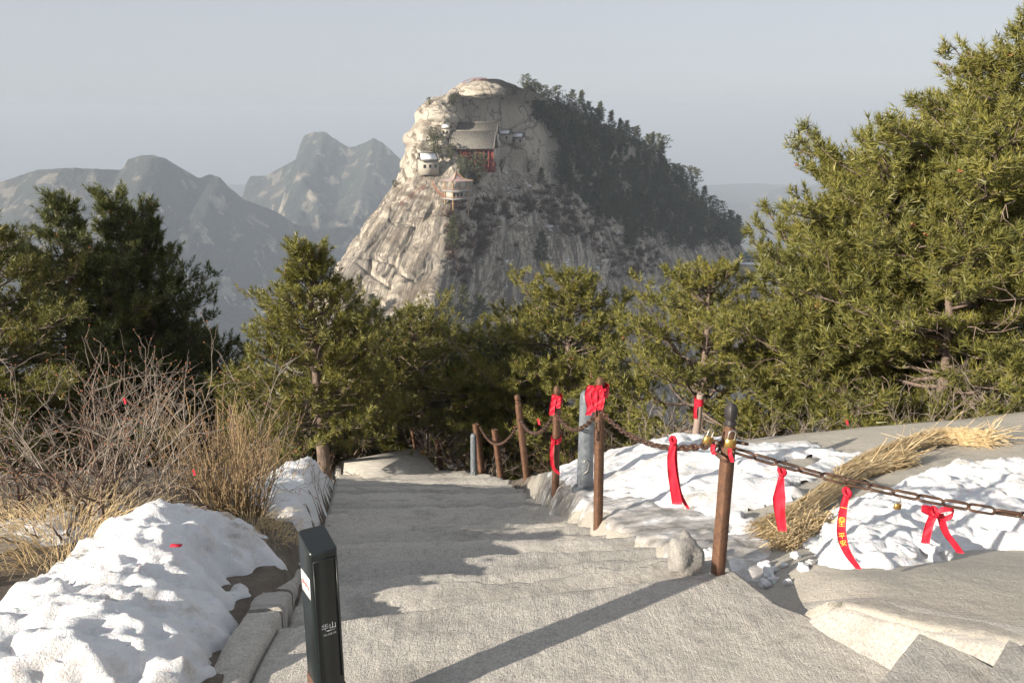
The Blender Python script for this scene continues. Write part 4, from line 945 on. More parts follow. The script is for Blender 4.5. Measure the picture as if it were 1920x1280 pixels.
chain(sag(cD, cC, .2), 'far', 'sagging chain between the leaning post and the ribboned post')
chain(sag(P(900, 800, 12.9), P(975, 790, 9.75), .3), 'far', 'chain drooping to the leaning rusty post')
chain(sag(P(826, 832, 14.7), P(899, 805, 13.0), .45), 'far', 'dark chain drooping from the corner post over snow')
chain(sag(P(1121, 790, 5.62), P(1121, 840, 5.6), 0, 12), 'mid', 'loose chain end hanging on the ribbon wrapped post')
# loops of chain wrapped round post one
th = np.linspace(0, 1.7*math.pi, 30); w1 = np.array([Pp[1][0]+.02, 3.585, cA[2]-.01])
chain(np.stack([w1[0]+.062*np.cos(th), w1[1]+.062*np.sin(th), w1[2]-.012*th+.03], -1), 'mid', 'chain loop wrapped round the padlocked post')

def ribbon_strip(path, width, wdir, mb=None, taper=None, th=.0016, wave=.0):
    path = np.asarray(path, float); n = len(path); wd = np.asarray(wdir, float); wd = wd/np.linalg.norm(wd)
    w = np.full(n, width) if taper is None else width*np.asarray(taper)
    tg = np.gradient(path, axis=0); tg /= np.linalg.norm(tg, axis=1)[:,None]+1e-9
    nrm_ = np.cross(tg, wd); nrm_ /= np.linalg.norm(nrm_, axis=1)[:,None]+1e-9
    m = 5; rows = []
    for i in range(n):
        for j in range(m):
            s = (j/(m-1)-.5); rows.append(path[i]+wd*w[i]*s+nrm_[i]*(wave*math.sin(i*.9+s*5)+.06*width*math.cos(s*6.28+i*.35)))
    V = np.array(rows).reshape(n, m, 3); Nn = np.repeat(nrm_[:,None], m, 1)
    F = grid_faces(n, m); n1 = n*m
    b = [[i*m, i*m+n1, (i+1)*m+n1, (i+1)*m] for i in range(n-1)]+[[(i+1)*m+m-1, (i+1)*m+m-1+n1, i*m+m-1+n1, i*m+m-1] for i in range(n-1)]
    b += [[j+1, j+1+n1, j+n1, j] for j in range(m-1)]+[[(n-1)*m+j, (n-1)*m+j+n1, (n-1)*m+j+1+n1, (n-1)*m+j+1] for j in range(m-1)]
    mb = mb or MB(); mb.add(np.vstack([(V+Nn*th).reshape(-1,3), (V-Nn*th).reshape(-1,3)]), Q=np.vstack([F, F[:, ::-1]+n1, b])); return mb
def spline(ctrl, n=22):
    ctrl = np.asarray(ctrl, float); t = np.linspace(0, len(ctrl)-1, n); out = []
    c = np.vstack([2*ctrl[0]-ctrl[1], ctrl, 2*ctrl[-1]-ctrl[-2]])
    for q in t:
        i = min(int(q), len(ctrl)-2); f = q-i; p0, p1, p2, p3 = c[i], c[i+1], c[i+2], c[i+3]
        out.append(.5*((2*p1)+(-p0+p2)*f+(2*p0-5*p1+4*p2-p3)*f*f+(-p0+3*p1-3*p2+p3)*f**3))
    return np.array(out)
def chain_y(u):        # distance of the near chain at picture column u
    uu_, _ = proj(chainR); return float(np.interp(u, uu_, chainR[:,1]))
def ribbon(pxs, Y, width, label, wdir=(.9,-.25,.1), knot=True, extra=None, taper=None):
    pts = np.array([P(u, v, Y-.02*i/len(pxs)) for i, (u, v) in enumerate(pxs)]); base = pts[0]
    o = empty('red_ribbon', base, label, 'ribbon', 'red prayer ribbons tied to the chain')
    ribbon_strip(spline(pts-base), width, wdir, taper=taper, wave=.002).build('tail', M['ribbon'], o)
    if extra:
        for e, we in extra: ribbon_strip(spline(np.array([P(u, v, Y+.012) for u, v in e])-base), we, wdir, wave=.002).build('tail', M['ribbon'], o)
    if knot:
        kb = MB()
        for a in range(3):
            th = np.linspace(0, 2*math.pi, 13); r = .007+.003*a
            kb.add(*(lambda V, Q: (V, Q))(*seg_tubes(np.stack([r*np.cos(th[:-1]), .012*np.sin(th[:-1])*(1+.3*a), r*np.sin(th[:-1])*.9+.004*a], -1), np.stack([r*np.cos(th[1:]), .012*np.sin(th[1:])*(1+.3*a), r*np.sin(th[1:])*.9+.004*a], -1), np.full(12,.0085), np.full(12,.0085), 5)))
        kb.build('knot', M['ribbon'], o, True)
    return o, pts
ribbon([(1262,828),(1258,860),(1262,900),(1270,945)], 4.02, .050, 'wide red ribbon left of the padlocked post with a split tail', extra=[([(1266,830),(1268,880),(1276,925),(1290,953)], .018)], taper=np.linspace(.6,1.05,22))
ribbon([(1466,886),(1462,920),(1461,950),(1467,995)], chain_y(1466), .050, 'short wide red ribbon hanging before the straw bundle', taper=np.concatenate([np.linspace(.35,1.1,11), np.linspace(1.1,.75,11)]))
rb, rpts = ribbon([(1588,926),(1580,960),(1578,1000),(1588,1035),(1610,1066)], chain_y(1588), .040, 'long red ribbon with yellow characters reaching the rock', taper=np.concatenate([np.linspace(.7,1.0,12), np.linspace(1.0,.65,10)]))
ro, _ = ribbon([(1752,962),(1742,985),(1735,1018)], chain_y(1752), .034, 'red ribbon tied in a bow on the chain near the right edge', extra=[([(1762,962),(1772,995),(1786,1015),(1801,1036)], .030)])
def loop_px(pxs, Y, w, o, name='loop'):
    base = np.array(o.location); ribbon_strip(spline(np.array([P(u, v, Y-.01*math.sin(i)) for i, (u, v) in enumerate(pxs)])-base, 26), w, (.1,.35,.9), wave=.001).build(name, M['ribbon'], o)
loop_px([(1752,964),(1736,958),(1728,952),(1742,953),(1754,962)], chain_y(1750), .024, ro); loop_px([(1754,962),(1768,955),(1784,953),(1786,965),(1770,972),(1756,965)], chain_y(1756), .024, ro)
# ribbons wrapped on posts two and three
def wrap(p, z, w, turns, h, label, tails, rr=.046, Y=None):
    o = empty('red_ribbon', (p[0], p[1], z), label, 'ribbon', 'red ribbons wrapped on the rusty posts')
    th = np.linspace(0, turns*2*math.pi, int(18*turns)); c = np.stack([rr*np.cos(th), rr*np.sin(th), -h*th/th[-1]+.01*np.sin(th*1.3)], -1)
    ribbon_strip(c, w, (0,0,1.), wave=.004).build('wrap', M['ribbon'], o)
    for tl in tails:
        q = np.array([P(u, v, p[1]-.06) for u, v in tl[0]])-np.array([p[0], p[1], z]); ribbon_strip(spline(q), tl[1], (.9,-.1,.1), wave=.004).build('tail', M['ribbon'], o)
    return o
wrap(Pp[2], P(0, 727, 5.69)[2], .05, 2.2, .05, 'bunched red ribbon at the top of the post by the bollard', [([(1108,722),(1102,740),(1106,765),(1103,778)], .045), ([(1122,722),(1128,745),(1124,768)], .045), ([(1113,725),(1113,755),(1110,772)], .05), ([(1130,728),(1122,750),(1119,764)], .05)])
wrap(Pp[3], P(0, 745, 7.4)[2], .07, 1.6, .06, 'red ribbon bunched near the top of the second ribboned post', [([(1040,740),(1036,760),(1034,778)], .05), ([(1046,742),(1046,765)], .045)])
wrap(Pp[3], P(0, 820, 7.4)[2], .05, 1.3, .04, 'red ribbon tied low on a post and trailing to the snow', [([(1037,822),(1034,850),(1037,875),(1048,888)], .035)])
for (u0, v0, Y, lab) in [(1008, 785, 8.4, 'small red ribbon dangling from the far chain'), (602, 718, 15.0, 'tiny red ribbon in the shade under the pointed pine'), (362, 880, 4.3, 'tiny red ribbon among the golden stems'), (232, 746, 4.7, 'tiny red ribbon in the left thicket'), (1586, 785, 9.2, 'tiny red ribbon in the brush under the low pine')]:
    ribbon([(u0, v0), (u0+2, v0+5), (u0+3, v0+11)], Y, .0028*Y, lab, knot=False)
tag(obj('red_scrap', MB().box((0,0,0), (.05,.02,.006)).me('red_scrap', M['ribbon'])), 'scrap of red cloth lying on the snow bank', 'cloth scrap').location = P(330, 1022, 3.55)+np.array([0,0,.0])

# printing on the long ribbon
def text_mesh(s, name, m, ext=0.0004):
    cu = bpy.data.curves.new(name, 'FONT'); cu.body = s; cu.size = 1.0; cu.align_x = 'CENTER'; cu.align_y = 'CENTER'; cu.extrude = ext; cu.resolution_u = 3
    o = bpy.data.objects.new(name, cu); COL.objects.link(o); dg = bpy.context.evaluated_depsgraph_get(); me = bpy.data.meshes.new_from_object(o.evaluated_get(dg)); bpy.data.objects.remove(o)
    me.name = name; me.materials.clear(); me.materials.append(M[m]); return me
sp = spline(rpts-np.array(rb.location))
for ch, f in (('一', .20), ('生', .42), ('平', .54), ('安', .66)):
    k = int(f*21); p = sp[k]; tgt = sp[k+1]-sp[k-1]; tgt /= np.linalg.norm(tgt)
    zax = Vector((-.25, -1.0, .12)).normalized(); yax = -Vector(tgt); xax = yax.cross(zax).normalized(); yax = zax.cross(xax)
    o = obj('character', text_mesh(ch, 'character', 'gold_print'), rb); R_ = Matrix((xax, yax, zax)).transposed().to_4x4()
    o.matrix_local = Matrix.Translation(Vector(p)+zax*.0065) @ R_ @ Matrix.Scale(.030, 4)
th = np.linspace(0, 2*math.pi, 18); k = 7; zax = Vector((-.25,-1,.12)).normalized()
emb = MB()
for r_, a_ in ((.012, .003), (.0065, .003)):
    emb.add(*seg_tubes(np.stack([r_*np.cos(th[:-1]), 0*th[:-1], r_*np.sin(th[:-1])], -1), np.stack([r_*np.cos(th[1:]), 0*th[1:], r_*np.sin(th[1:])], -1), np.full(17,.0016), np.full(17,.0016), 4))
e = emb.build('emblem', M['gold_print'], rb); e.location = Vector(sp[k])+zax*.006; e.rotation_euler = (0, 0, -.2)
# padlocks
def padlock(loc, s, tilt, label, rz=.3):
    o = empty('padlock', loc, label, 'padlock', 'brass padlocks hanging on the chain', rz); o.rotation_euler = (0, tilt, rz)
    b = MB(); w, d, h = .5*s, .17*s, .42*s
    for (x, zf) in ((1, 1),):
        V = []
        for z, k in ((0,.86),(.04,1),(.94,1),(1,.9)):
            V.append([[-w*k,-d*k,-h*2*(1-z)],[w*k,-d*k,-h*2*(1-z)],[w*k,d*k,-h*2*(1-z)],[-w*k,d*k,-h*2*(1-z)]])
        V = np.array(V); b.add(V.reshape(-1,3), Q=grid_faces(4,4,True)); b.add(V[0], Q=[[3,2,1,0]]); b.add(V[-1], Q=[[0,1,2,3]])
    b.build('body', M['brass'], o); th = np.linspace(0, math.pi, 12); r = .32*s
    pts = np.vstack([[r,0,-.02*s], np.stack([r*np.cos(th), 0*th, .5*s+r*np.sin(th)], -1), [-r,0,-.02*s]])
    MB().tube(pts, .075*s, 6).build('shackle', M['steel'], o, True); return o
padlock(P(1330, 818, 3.53), .042, .35, 'brass padlock hooked on the left of the nearest post')
padlock(P(1371, 823, 3.50), .048, .15, 'larger brass padlock hanging on the front of the nearest post', .1)
padlock(P(1684, 944, chain_y(1684)), .030, .1, 'small brass padlock hanging alone from the long chain', .2)
ribbon([(1338, 832), (1336, 842), (1339, 852)], 3.57, .02, 'scrap of red ribbon left of the nearest post', knot=False)
ribbon([(1373, 830), (1368, 845), (1373, 866)], 3.53, .018, 'scrap of red ribbon below the larger padlock', knot=False)

# ------------------------------------------------------------------ black marker post
mk = empty('marker_post', (-.635, 2.52, LAND-.01), 'black rectangular trail marker post with white lettering', 'marker post', rz=.55)
topz = P(600, 1010, 2.52)[2]-LAND+.01
mb = MB(); w, d = .092, .125; r_ = .008
ring = np.array([[-w/2+r_,-d/2],[w/2-r_,-d/2],[w/2,-d/2+r_],[w/2,d/2-r_],[w/2-r_,d/2],[-w/2+r_,d/2],[-w/2,d/2-r_],[-w/2,-d/2+r_]])
mz = [.22, topz-.01, topz]; V = []
for z, s in zip([.22, topz-.012, topz-.003, topz], [1, 1, .985, .94]):
    tiltz = np.zeros((8,1)); V.append(np.concatenate([ring*s, np.full((8,1), z)+(ring[:,1:2]/d*.03 if z > .5 else 0)], 1))
V = np.array(V); mb.add(V.reshape(-1,3), Q=grid_faces(4,8,True)); mb.add(np.vstack([V[-1], V[-1].mean(0)]), T=[[k,(k+1)%8,8] for k in range(8)])
mb.build('body', M['black_paint'], mk)
MB().box((0,0,.10), (w*1.02,d*1.02,.24)).build('base', M['rust_base'], mk)
fp = MB()                                             # raised rim round the front panel
hr_ = topz-.045-.25
for (c, s) in (((-w/2+.008,-d/2-.002,.25+hr_/2),(.004,.004,hr_)), ((w/2-.008,-d/2-.002,.25+hr_/2),(.004,.004,hr_)), ((0,-d/2-.002,topz-.045),(w-.016,.004,.004))): fp.box(c, s)
fp.build('panel_rim', M['black_paint'], mk)
MB().box((-w/2-.0012,.0,topz-.15), (.0016,.085,.075)).build('sticker', M['white'], mk)
for q in range(5): MB().box((-w/2-.0024,.028-.014*q,topz-.15+.004*(q%2)), (.0012,.008,.016)).build('sticker_print', M['red_print'], mk)
def on_face(me, name, x, z, size):
    o = obj(name, me, mk); o.matrix_local = Matrix.Translation((x, -d/2-.0015, z)) @ Matrix.Rotation(math.pi/2, 4, 'X') @ Matrix.Scale(size, 4); return o
zt = P(622, 1180, 2.45)[2]-LAND
on_face(text_mesh('华山', 'lettering', 'white'), 'lettering', .0, zt+.012, .026)
on_face(text_mesh('HS-DS-10', 'lettering', 'white'), 'lettering', .002, zt-.016, .0105)
MB().box((.006,-d/2-.001,zt-.003), (.03,.0012,.0014)).build('lettering_rule', M['white'], mk)

# ------------------------------------------------------------------ bollards, pole, stone, slab, straw
def bollard(u, v, Y, top_v, r, label):
    p = P(u, v, Y); z = gz(p[0], Y); H = P(u, top_v, Y)[2]-z
    o = empty('metal_bollard', (p[0], Y, z-.02), label, 'bollard', 'grey metal bollards on the snow')
    MB().lathe([(r*.92,0),(r*.86,H*.5),(r*.80,H*.93),(r*.74,H*.975),(r*.55,H),(.0001,H*1.005)], 24).build('tube', M['grey_metal'], o, True)
    MB().lathe([(r*1.5,-.03),(r*1.5,.025),(r*1.35,.045),(r*.95,.06)], 24).build('base_flange', M['grey_metal'], o, True)
    hk = np.array([[-.02,-r*.88,H*.34],[0,-r*.95,H*.36],[.02,-r*.95,H*.33],[.015,-r*.95,H*.25],[-.02,-r*.95,H*.22]]); MB().tube(hk, .006, 5).build('hook', M['steel'], o)
    return o
bollard(1098, 862, 6.9, 730, .078, 'tall grey metal bollard behind the ribbon wrapped post')
bollard(888, 850, 12.6, 811, .06, 'small grey metal bollard by the far snow heap')
p = P(1306, 828, 9.3); z = gz(p[0], 9.3); Hh = P(1306, 731, 9.3)[2]-z
wp = empty('wooden_pole', (p[0], 9.3, z-.05), 'weathered wooden pole with red cloth at its top', 'pole')
MB().tube(np.array([[-.02,0,-.05],[-.01,0,.3],[.0,0,Hh*.6],[.012,0,Hh]]), [.05,.046,.042,.04], 8).build('stem', M['deadwood'], wp, True)
th = np.linspace(0, 4*math.pi, 40); ribbon_strip(np.stack([.05*np.cos(th), .05*np.sin(th), Hh-.06-.05*th/12], -1), .06, (0,0,1.)).build('cloth', M['ribbon'], wp)
ribbon_strip(spline(np.array([[-.04,-.04,Hh-.1],[-.05,-.05,Hh-.2],[-.04,-.05,Hh-.28]])), .04, (1,-.1,0)).build('cloth', M['ribbon'], wp)
def rock(loc, dim, seed, label, name='loose_stone', m='granite', sub=3, rough=.22, rz=0, cat='stone', group=None):
    rng = np.random.default_rng(seed); n = 18; k = 24
    th = np.linspace(0, math.pi, n)[:,None]; ph = (np.arange(k)*2*math.pi/k)[None]
    x = np.sin(th)*np.cos(ph); y = np.sin(th)*np.sin(ph); zz = np.cos(th)+0*ph
    p_ = 3.0 if name == 'snow_chunk' else 5.0; q = (np.abs(x)**p_+np.abs(y)**p_+np.abs(zz)**p_)**(-1/p_); q = q*(1+rough*fbm(x*1.6+seed, y*1.6, zz*1.6, octv=4, seed=seed))
    V = np.stack([x*q*dim[0]/2, y*q*dim[1]/2, zz*q*dim[2]/2], -1).reshape(-1,3)
    o = tag(obj(name, mesh(name, V, grid_faces(n, k, True), M[m], True)), label, cat, group); o.location = loc; o.rotation_euler = (rng.normal()*.15, rng.normal()*.15, rz); return o
sp1 = P(1283, 1036, 3.86); rock((sp1[0], 3.86, sp1[2]-.01), (.15,.14,.19), 5, 'pale broken stone block at the foot of the nearest post', rough=.35, rz=.4)
for i, (u, v, dm) in enumerate([(1432,1070,.05),(1450,1076,.04),(1440,1086,.06),(1490,1050,.05),(1505,1072,.045),(1520,1062,.035),(1470,1066,.03),(1432,1105,.05),(1478,1098,.035),(1330,1052,.07),(1450,1095,.04),(1590,1048,.12),(1740,1045,.15),(1690,1052,.11),(1640,1058,.09)]):
    q = ghit(u, v); rock((q[0], q[1], gz(q[0], q[1])+dm*.3), (dm*1.2, dm, dm*.8), 40+i, 'small broken snow chunk scattered on the ground beside the nearest post' if i < 11 else 'large rounded snow lump along the front edge of the bright snow bank', 'snow_chunk', 'snow', rz=i*.7, rough=.75, cat='snow chunk', group='snow chunks by the chain')
q = ghit(858, 848); rock((q[0], q[1], gz(q[0], q[1])+.1), (.8,.6,.55), 77, 'rounded heap of shovelled snow beside the small bollard', 'snow_heap', 'snow', rough=.25, cat='snow heap')
# concrete block at the turn of the stairs
c = [P(640,864,13.2), P(786,838,14.6), P(824,888,13.4), P(690,893,12.2)]
c = np.array(c); nn_ = np.cross(c[1]-c[0], c[3]-c[0]); nn_ /= np.linalg.norm(nn_); nn_ = nn_ if nn_[2] > 0 else -nn_
cb = MB(); lo = c.copy(); lo = lo-nn_*.35; cb.hexa(np.vstack([lo[[3,2,1,0]], c[[3,2,1,0]]])); tag(cb.build('concrete_block', M['concrete']), 'pale sloping concrete block where the stairs turn', 'concrete block')
pk = P(779, 842, 14.4); post(np.array([pk[0], 14.4, pk[2]-.05]), .42, .05, 'thin rusty post standing on the concrete block', finial=False, lean=(-.12, 0))
# dark broken stick among the golden stems
q = ghit(428, 900); sk = MB().tube(np.array([[0,0,-.05],[.01,0,.3],[.0,.01,.62]]), [.022,.02,.014], 6).build('broken_stick', M['twig_dark']); sk.location = (q[0], q[1]+.2, gz(q[0], q[1])); tag(sk, 'dark broken stick standing in the golden stems', 'stick')
# straw lying beside the path
def straw(path, n, thick, flare, seed, label, L=(.5,.9), r=.0026, name='straw_bundle', stray=.12):
    rng = np.random.default_rng(seed); path = spline(path, 40); S0, S1 = [], []
    tg = unit(np.gradient(path, axis=0)); m = len(path)
    for i in range(n):
        k0 = rng.random()*.8; k1 = min(1.0, k0+rng.uniform(*L)*.55); az = rng.random()*6.283; rad = thick*rng.random()**.5
        prev = None
        for s in np.linspace(k0, k1, 6):
            f = s*(m-1); b = path[int(f)]; t = tg[int(f)]; a = np.cross(t, [0,0,1.]); a /= np.linalg.norm(a); b2 = np.cross(a, t)
            fl = 1+flare*abs(s-.5)*2; p_ = b+(a*math.cos(az)+b2*math.sin(az)*.75)*rad*fl+rng.normal(size=3)*.012
            if prev is not None: S0.append(prev); S1.append(p_)
            prev = p_
        if rng.random() < stray: S0.append(prev); S1.append(prev+(t+rng.normal(size=3)*.6)*.12)
    base = path[0]; o = empty(name, base, label, 'straw', 'straw laid beside the path')
    V, Q = seg_tubes(np.array(S0)-base, np.array(S1)-base, np.full(len(S0), r), np.full(len(S0), r*.8), 3); obj('stalks', mesh('stalks', V, Q, M['straw']), o, kind='stuff'); return o
def gp(u, v, dz=0): h = ghit(u, v); h = h.copy(); h[2] = gz(h[0], h[1])+dz; return h
straw([gp(1415,1012,.04), gp(1500,970,.06), gp(1600,905,.06), gp(1700,872,.06)], 1300, .055, .6, 1, 'thick tied bundle of straw slanting behind the chain')
straw([gp(1560,915,.05), gp(1660,868,.08), gp(1760,836,.09), gp(1850,835,.07)], 800, .06, .6, 2, 'loose straw heap along the crest behind the snow bank', stray=.3)
straw([gp(1450,1035,.04), gp(1500,1010,.06), gp(1550,990,.06)], 500, .07, .4, 3, 'short yellow straw end under the snow bank')

# ------------------------------------------------------------------ buildings and people on the peak
M['roof_tile'] = mat('grey_roof_tile', (.16,.145,.125), .8, lambda nt, b: nt.links.new(ramp(nt, noise(nt, coord(nt), 1.2, 5), [(.3, (.12,.11,.095)), (.7, (.20,.185,.16))]), b.inputs['Base Color']))
M['red_wall'] = mat('red_painted_wall', (.24,.042,.03), .7); M['cream_wall'] = mat('cream_wall', (.40,.36,.30), .85); M['dark_open'] = mat('dark_opening', (.02,.02,.02), .9)
M['ochre'] = mat('ochre_trim', (.36,.22,.09), .7); M['orange_rail'] = mat('orange_rail', (.32,.12,.06), .7); M['pale_steel'] = mat('pale_steel', (.30,.29,.28), .6); M['teal_roof'] = mat('teal_roof', (.07,.15,.15), .6); M['snow_flat'] = mat('roof_snow', (.85,.86,.89), .6)
def frame_at(u, v, fwd=2.0, yaw=0.0, name='building', label='', cat='building', group=None):
    h, n_ = phit(u, v); d = Vector(ray(u, v)).normalized(); loc = h-d*fwd; s = h.length/FPX
    o = empty(name, loc, label, cat, group, yaw); return o, s
def tiled_roof(o, W, D, hr, z0, cy, name='roof', over=.12, m='roof_tile', snow=False):
    """gabled roof with ridge along x, raised ridge beam and separate tile ribs"""
    w, d = W*(.5+over*.3), D*(.5+over); rf = MB()
    A = [(-w,cy-d,z0),(w,cy-d,z0),(w,cy,z0+hr),(-w,cy,z0+hr)]; B = [(-w,cy+d,z0),(w,cy+d,z0),(w,cy,z0+hr),(-w,cy,z0+hr)]
    for S in (A, B):
        S = np.array(S); rf.hexa(np.vstack([S-np.array([0,0,.35]), S]))
    r = rf.build(name, M[m], o)
    rb_ = MB().box((0,cy,z0+hr+.15), (2*w+.3,.5,.5)); 
    for sx_ in (-1, 1): rb_.hexa(np.array([[sx_*w-.2,cy-d,z0-.1],[sx_*w+.2,cy-d,z0-.1],[sx_*w+.2,cy,z0+hr-.1],[sx_*w-.2,cy,z0+hr-.1],[sx_*w-.2,cy-d,z0+.3],[sx_*w+.2,cy-d,z0+.3],[sx_*w+.2,cy,z0+hr+.3],[sx_*w-.2,cy,z0+hr+.3]]))
    rb_.build('ridge', M['roof_tile'], r)
    n = max(8, int(2*w/.8)); P0 = [(-w+(i+.5)*2*w/n, cy-d, z0+.06) for i in range(n)]; P1 = [(-w+(i+.5)*2*w/n, cy, z0+hr+.06) for i in range(n)]
    obj('tile_ribs', mesh('tile_ribs', *seg_tubes(P0, P1, np.full(n,.12), np.full(n,.12), 4), M[m]), r, kind='stuff')
    if snow:
        S = np.array([(-w*.9,cy-d*.9,z0+hr*.08+.12),(w*.75,cy-d*.85,z0+hr*.12+.12),(w*.7,cy-d*.15,z0+hr*.84+.12),(-w*.8,cy-d*.1,z0+hr*.9+.12)]); MB().hexa(np.vstack([S-np.array([0,0,.2]), S+np.array([0,0,.12])])).build('roof_snow', M['snow_flat'], r)
    return r
# temple hall: two parallel roofs
o, s = frame_at(889, 300, 5.5, -.16, 'temple_hall', 'red walled temple hall with two grey tiled roofs on the peak')
W = 76*s; hw_ = 21*s
fw = MB().box((0,0,hw_*.5-3), (W,7,hw_+6)).build('wall', M['red_wall'], o)
for i in range(9):
    x_ = -W/2+W*(i+.5)/9; MB().box((x_,-3.56,hw_*.45), (W/9*.62,.14,hw_*.62)).build('window', M['dark_open' if i % 3 == 1 else 'red_wall'], o)
for i in range(10): MB().lathe([(.28,-3),(.28,hw_)], 6, (-W/2+W*i/9,-4.4,0)).build('column', M['red_wall'], o)
MB().box((W/2+.1,0,hw_*.4), (.3,7.2,hw_*1.1)).build('gable_wall', M['cream_wall'], o)
tiled_roof(o, W, 11, 30*s, hw_, 0); 
MB().box((2*s,11.5,hw_*.6+1), (W*.92,7,hw_+10)).build('wall', M['cream_wall'], o)
tiled_roof(o, W*.92, 11, 30*s, hw_+14*s, 11.5)
# small white house
o, s = frame_at(803, 322, 2.5, .35, 'white_house', 'small white walled house with a snowy roof on the cliff edge')
MB().box((0,0,2.2), (9,6,7)).build('wall', M['cream_wall'], o)
for x_ in (-2.6, .2, 3.0): MB().box((x_,-3.05,2.8), (1.1,.12,1.6)).build('window', M['dark_open'], o)
MB().box((4.55,-.5,1.6), (.12,1.4,2.8)).build('door', M['dark_open'], o)
tiled_roof(o, 9, 6, 3.2, 5.7, 0, snow=True)
# stilted pavilion
o, s = frame_at(856, 372, 6.0, .62, 'pavilion', 'open two storey pavilion on stilts with a coloured roof')
for x_, y_ in ((-4.2,-3.6),(4.2,-3.6),(4.2,3.6),(-4.2,3.6)): MB().lathe([(.32,-9),(.28,8.4)], 6, (x_,y_,0)).build('column', M['ochre'], o)
for z_ in (0.0, 3.6):
    MB().box((0,0,z_), (10.6,9.4,.35)).build('floor', M['pale_steel'], o)
    for sx_ in (-1,1): MB().box((sx_*5.2,0,z_+1.05), (.1,9.2,.12)).build('rail', M['orange_rail'], o)
    for sy_ in (-1,1): MB().box((0,sy_*4.6,z_+1.05), (10.4,.1,.12)).build('rail', M['orange_rail'], o)
    for i in range(9): MB().box((-5.1+1.27*i,-4.62,z_+.55), (.12,.12,.9)).build('baluster', M['pale_steel'], o)
    for i in range(8): MB().box((5.22,-4.4+1.25*i,z_+.55), (.12,.12,.9)).build('baluster', M['pale_steel'], o)
MB().box((-.6,0.4,1.7), (6.6,5.2,3.2)).build('wall', M['cream_wall'], o)
for x_ in (-2.6,-.6,1.4): MB().box((x_,-2.24,1.8), (1.1,.1,1.7)).build('window', M['dark_open'], o)
M['festive'] = mat('coloured_roof_cloth', (.5,.3,.25), .8, lambda nt, b: nt.links.new(ramp(nt, noise(nt, coord(nt), 1.1, 3), [(.32, (.40,.09,.13)), (.45, (.38,.28,.22)), (.55, (.42,.38,.40)), (.68, (.38,.22,.10))]), b.inputs['Base Color']))
V = np.array([[[-6,-5.4,7.7],[6,-5.4,7.7],[6,5.4,7.7],[-6,5.4,7.7]],[[-2.6,-2.4,9.1],[2.6,-2.4,9.1],[2.6,2.4,9.1],[-2.6,2.4,9.1]],[[-.3,-.3,12],[.3,-.3,12],[.3,.3,12],[-.3,.3,12]]],float)
V[0,:,2] += .5; rf = MB().add(V.reshape(-1,3), Q=grid_faces(3,4,True)); rf.add(V[0], Q=[[3,2,1,0]]); rf.add(V[2], Q=[[0,1,2,3]]); rf = rf.build('roof', M['festive'], o)
MB().lathe([(.28,12),(.42,12.6),(.12,13.1),(.06,14.2)], 8).build('spire', M['roof_tile'], rf)
for a in range(4):
    V0, V1 = V[0,a], V[2,a]; MB().tube(np.array([V0, V[1,a], V1]), .22, 5).build('hip_ridge', M['ochre' if a < 2 else 'roof_tile'], rf)
# yellow edged gate roof, annexes, cable station
o, s = frame_at(893, 345, 1.0, -.2, 'gate_roof', 'little ochre edged roof behind the pavilion'); MB().box((0,0,.5), (5,3,4)).build('wall', M['cream_wall'], o); tiled_roof(o, 5.4, 4, 2.2, 2.6, 0, m='ochre')
for (u, v, w_, lab) in [(945, 262, 9, 'small annex with a snowy blue grey roof beside the temple hall'), (972, 268, 7, 'far annex with a snow covered lean roof on the ledge'), (838, 252, 4, 'tiny white hut left of the temple hall')]:
    o, s = frame_at(u, v, 1.5, -.3, 'annex_hut', lab, group='huts round the temple'); MB().box((0,0,.6), (w_,4.5,5)).build('wall', M['cream_wall'], o)
    for q in range(2): MB().box((-w_*.25+w_*.5*q,-2.3,1.2), (1.0,.12,1.3)).build('window', M['dark_open'], o)
    tiled_roof(o, w_, 4.5, 2.4, 3.1, 0, snow=True)
h, _n = phit(1385, 465); sb = P(1425, 486, 690); o = empty('cable_station', sb, 'low teal roofed station building with snow beyond the wooded slope', 'building', rz=-.3)
MB().box((0,0,-6), (34,16,16)).build('wall', M['cream_wall'], o); MB().box((0,0,3.2), (38,19,1.6)).build('roof', M['teal_roof'], o); MB().box((4,-2,4.3), (26,12,.5)).build('roof_snow', M['snow_flat'], o)
MB().box((-8,-13,-5), (16,9,6)).build('lower_wing', M['cream_wall'], o); MB().box((-8,-13,-1.6), (18,11,.8)).build('lower_roof', M['snow_flat'], o)
for i in range(7): MB().box((-13+4.3*i,-8.06,-1), (2.6,.15,2.2)).build('window', M['dark_open'], o)
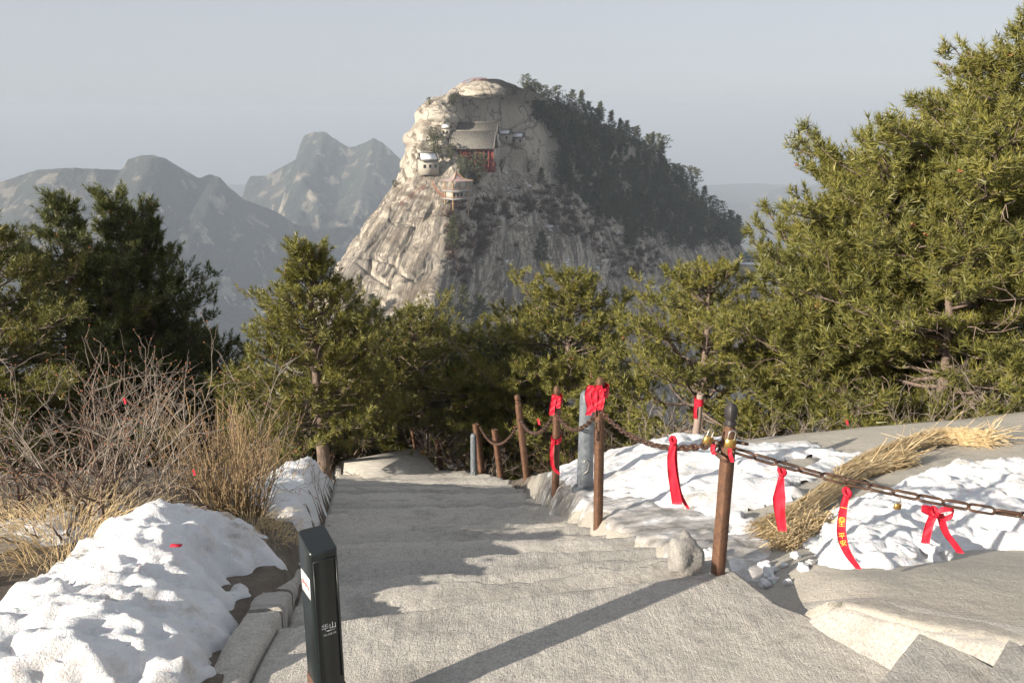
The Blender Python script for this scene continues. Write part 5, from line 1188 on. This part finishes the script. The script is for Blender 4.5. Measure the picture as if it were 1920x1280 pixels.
# masts, summit rail, hand rail along the ridge stairs
for (u, v0, v1, lab) in [(827, 196, 160, 'tall thin mast on the upper cliff'), (823, 197, 184, 'short white post beside the tall mast'), (936, 158, 150, 'thin lamp pole right of the summit'), (845, 196, 176, 'aerial with cross bars behind the cliff pine')]:
    h, _n = phit(u, v0+4); 
    if h is None: continue
    H = (v0+4-v1)/FPX*h.length; o = empty('mast', h, lab, 'mast', 'thin masts on the peak'); MB().tube(np.array([[0,0,-1],[0,0,H]]), [.12,.08], 5).build('pole', M['pale_steel'], o)
    if 'aerial' in lab:
        for z_ in (.75,.9): MB().box((0,0,H*z_), (3,.12,.12)).build('crossbar', M['pale_steel'], o)
def railing(pxs, label, m, hgt=1.3):
    pts = []
    for (u, v) in pxs:
        h, _n = phit(u, v)
        if h is not None: pts.append(np.array(h)-ray(u, v)*.8/np.linalg.norm(ray(u, v)))
    pts = spline(np.array(pts), 30); o = empty('hand_rail', pts[0], label, 'railing', 'railings on the peak')
    MB().tube(pts-pts[0]+np.array([0,0,hgt]), .13, 5).build('rail', M[m], o)
    for k in range(0, 30, 2): MB().tube(np.array([pts[k]-pts[0]+[0,0,-.5], pts[k]-pts[0]+[0,0,hgt]]), .10, 4).build('post', M[m], o)
railing([(868,158),(875,154),(886,152),(900,151),(912,152)], 'red ribboned railing round the bare summit', 'red_wall')
railing([(796,352),(782,362),(765,375),(750,385)], 'red hand rail along the ridge path below the white house', 'red_wall')
railing([(810,345),(822,362),(834,371)], 'orange stair rail leading to the pavilion', 'orange_rail')
railing([(742,392),(722,420),(700,448),(680,470),(655,492)], 'thin grey chain rail along the edge of the big slab', 'pale_steel', .9)
def person(loc, coat, label, rz=0, H=1.72, stride=.18):
    """standing hiker grown from one skeleton"""
    v = [(0,0,.95),(0,0,1.2),(0,0,1.42),(0,.01,1.54),(0,.0,1.66),(.19,0,1.40),(.25,.03,1.13),(.24,-.1,.92),(-.19,0,1.40),(-.25,.0,1.13),(-.24,-.12,.95),(.1,0,.9),(.11,-stride,.5),(.11,-stride*.6,.08),(.11,-stride*.6-.14,.03),(-.1,0,.9),(-.11,stride*.6,.5),(-.11,stride*1.2,.08),(-.11,stride*1.2-.14,.03)]
    e = [(0,1),(1,2),(2,3),(3,4),(2,5),(5,6),(6,7),(2,8),(8,9),(9,10),(0,11),(11,12),(12,13),(13,14),(0,15),(15,16),(16,17),(17,18)]
    r = [.16,.17,.16,.06,.115,.08,.06,.045,.08,.06,.045,.10,.075,.055,.045,.10,.075,.055,.045]
    S0 = [v[a] for a, b in e]; 
    me = bpy.data.meshes.new('person'); me.from_pydata(v, e, []); o = obj('person', me); sk = o.modifiers.new('skin', 'SKIN')
    for i, d_ in enumerate(me.skin_vertices[0].data): d_.radius = (r[i], r[i]*.85)
    me.skin_vertices[0].data[0].use_root = True; sb_ = o.modifiers.new('sub', 'SUBSURF'); sb_.levels = 1; sb_.render_levels = 1
    me.materials.append(coat); o.location = loc; o.rotation_euler = (0,0,rz); o.scale = (H/1.75,)*3; tag(o, label, 'person', 'hikers on the peak'); return o
M['coat_dark'] = mat('dark_jacket', (.03,.03,.045), .8); M['coat_red'] = mat('red_jacket', (.4,.05,.05), .8)
for (u, v, m, lab) in [(704, 448, 'coat_dark', 'hiker in dark clothes on the big slab, left of a pair'), (709, 447, 'coat_dark', 'hiker in dark clothes on the big slab, right of a pair'), (663, 484, 'coat_dark', 'hiker in dark clothes low on the slab edge'), (800, 345, 'coat_dark', 'hiker in dark clothes on the path by the white house')]:
    h, _n = phit(u, v)
    if h is not None: person(h, M[m], lab, rz=.6)
print('objects done')
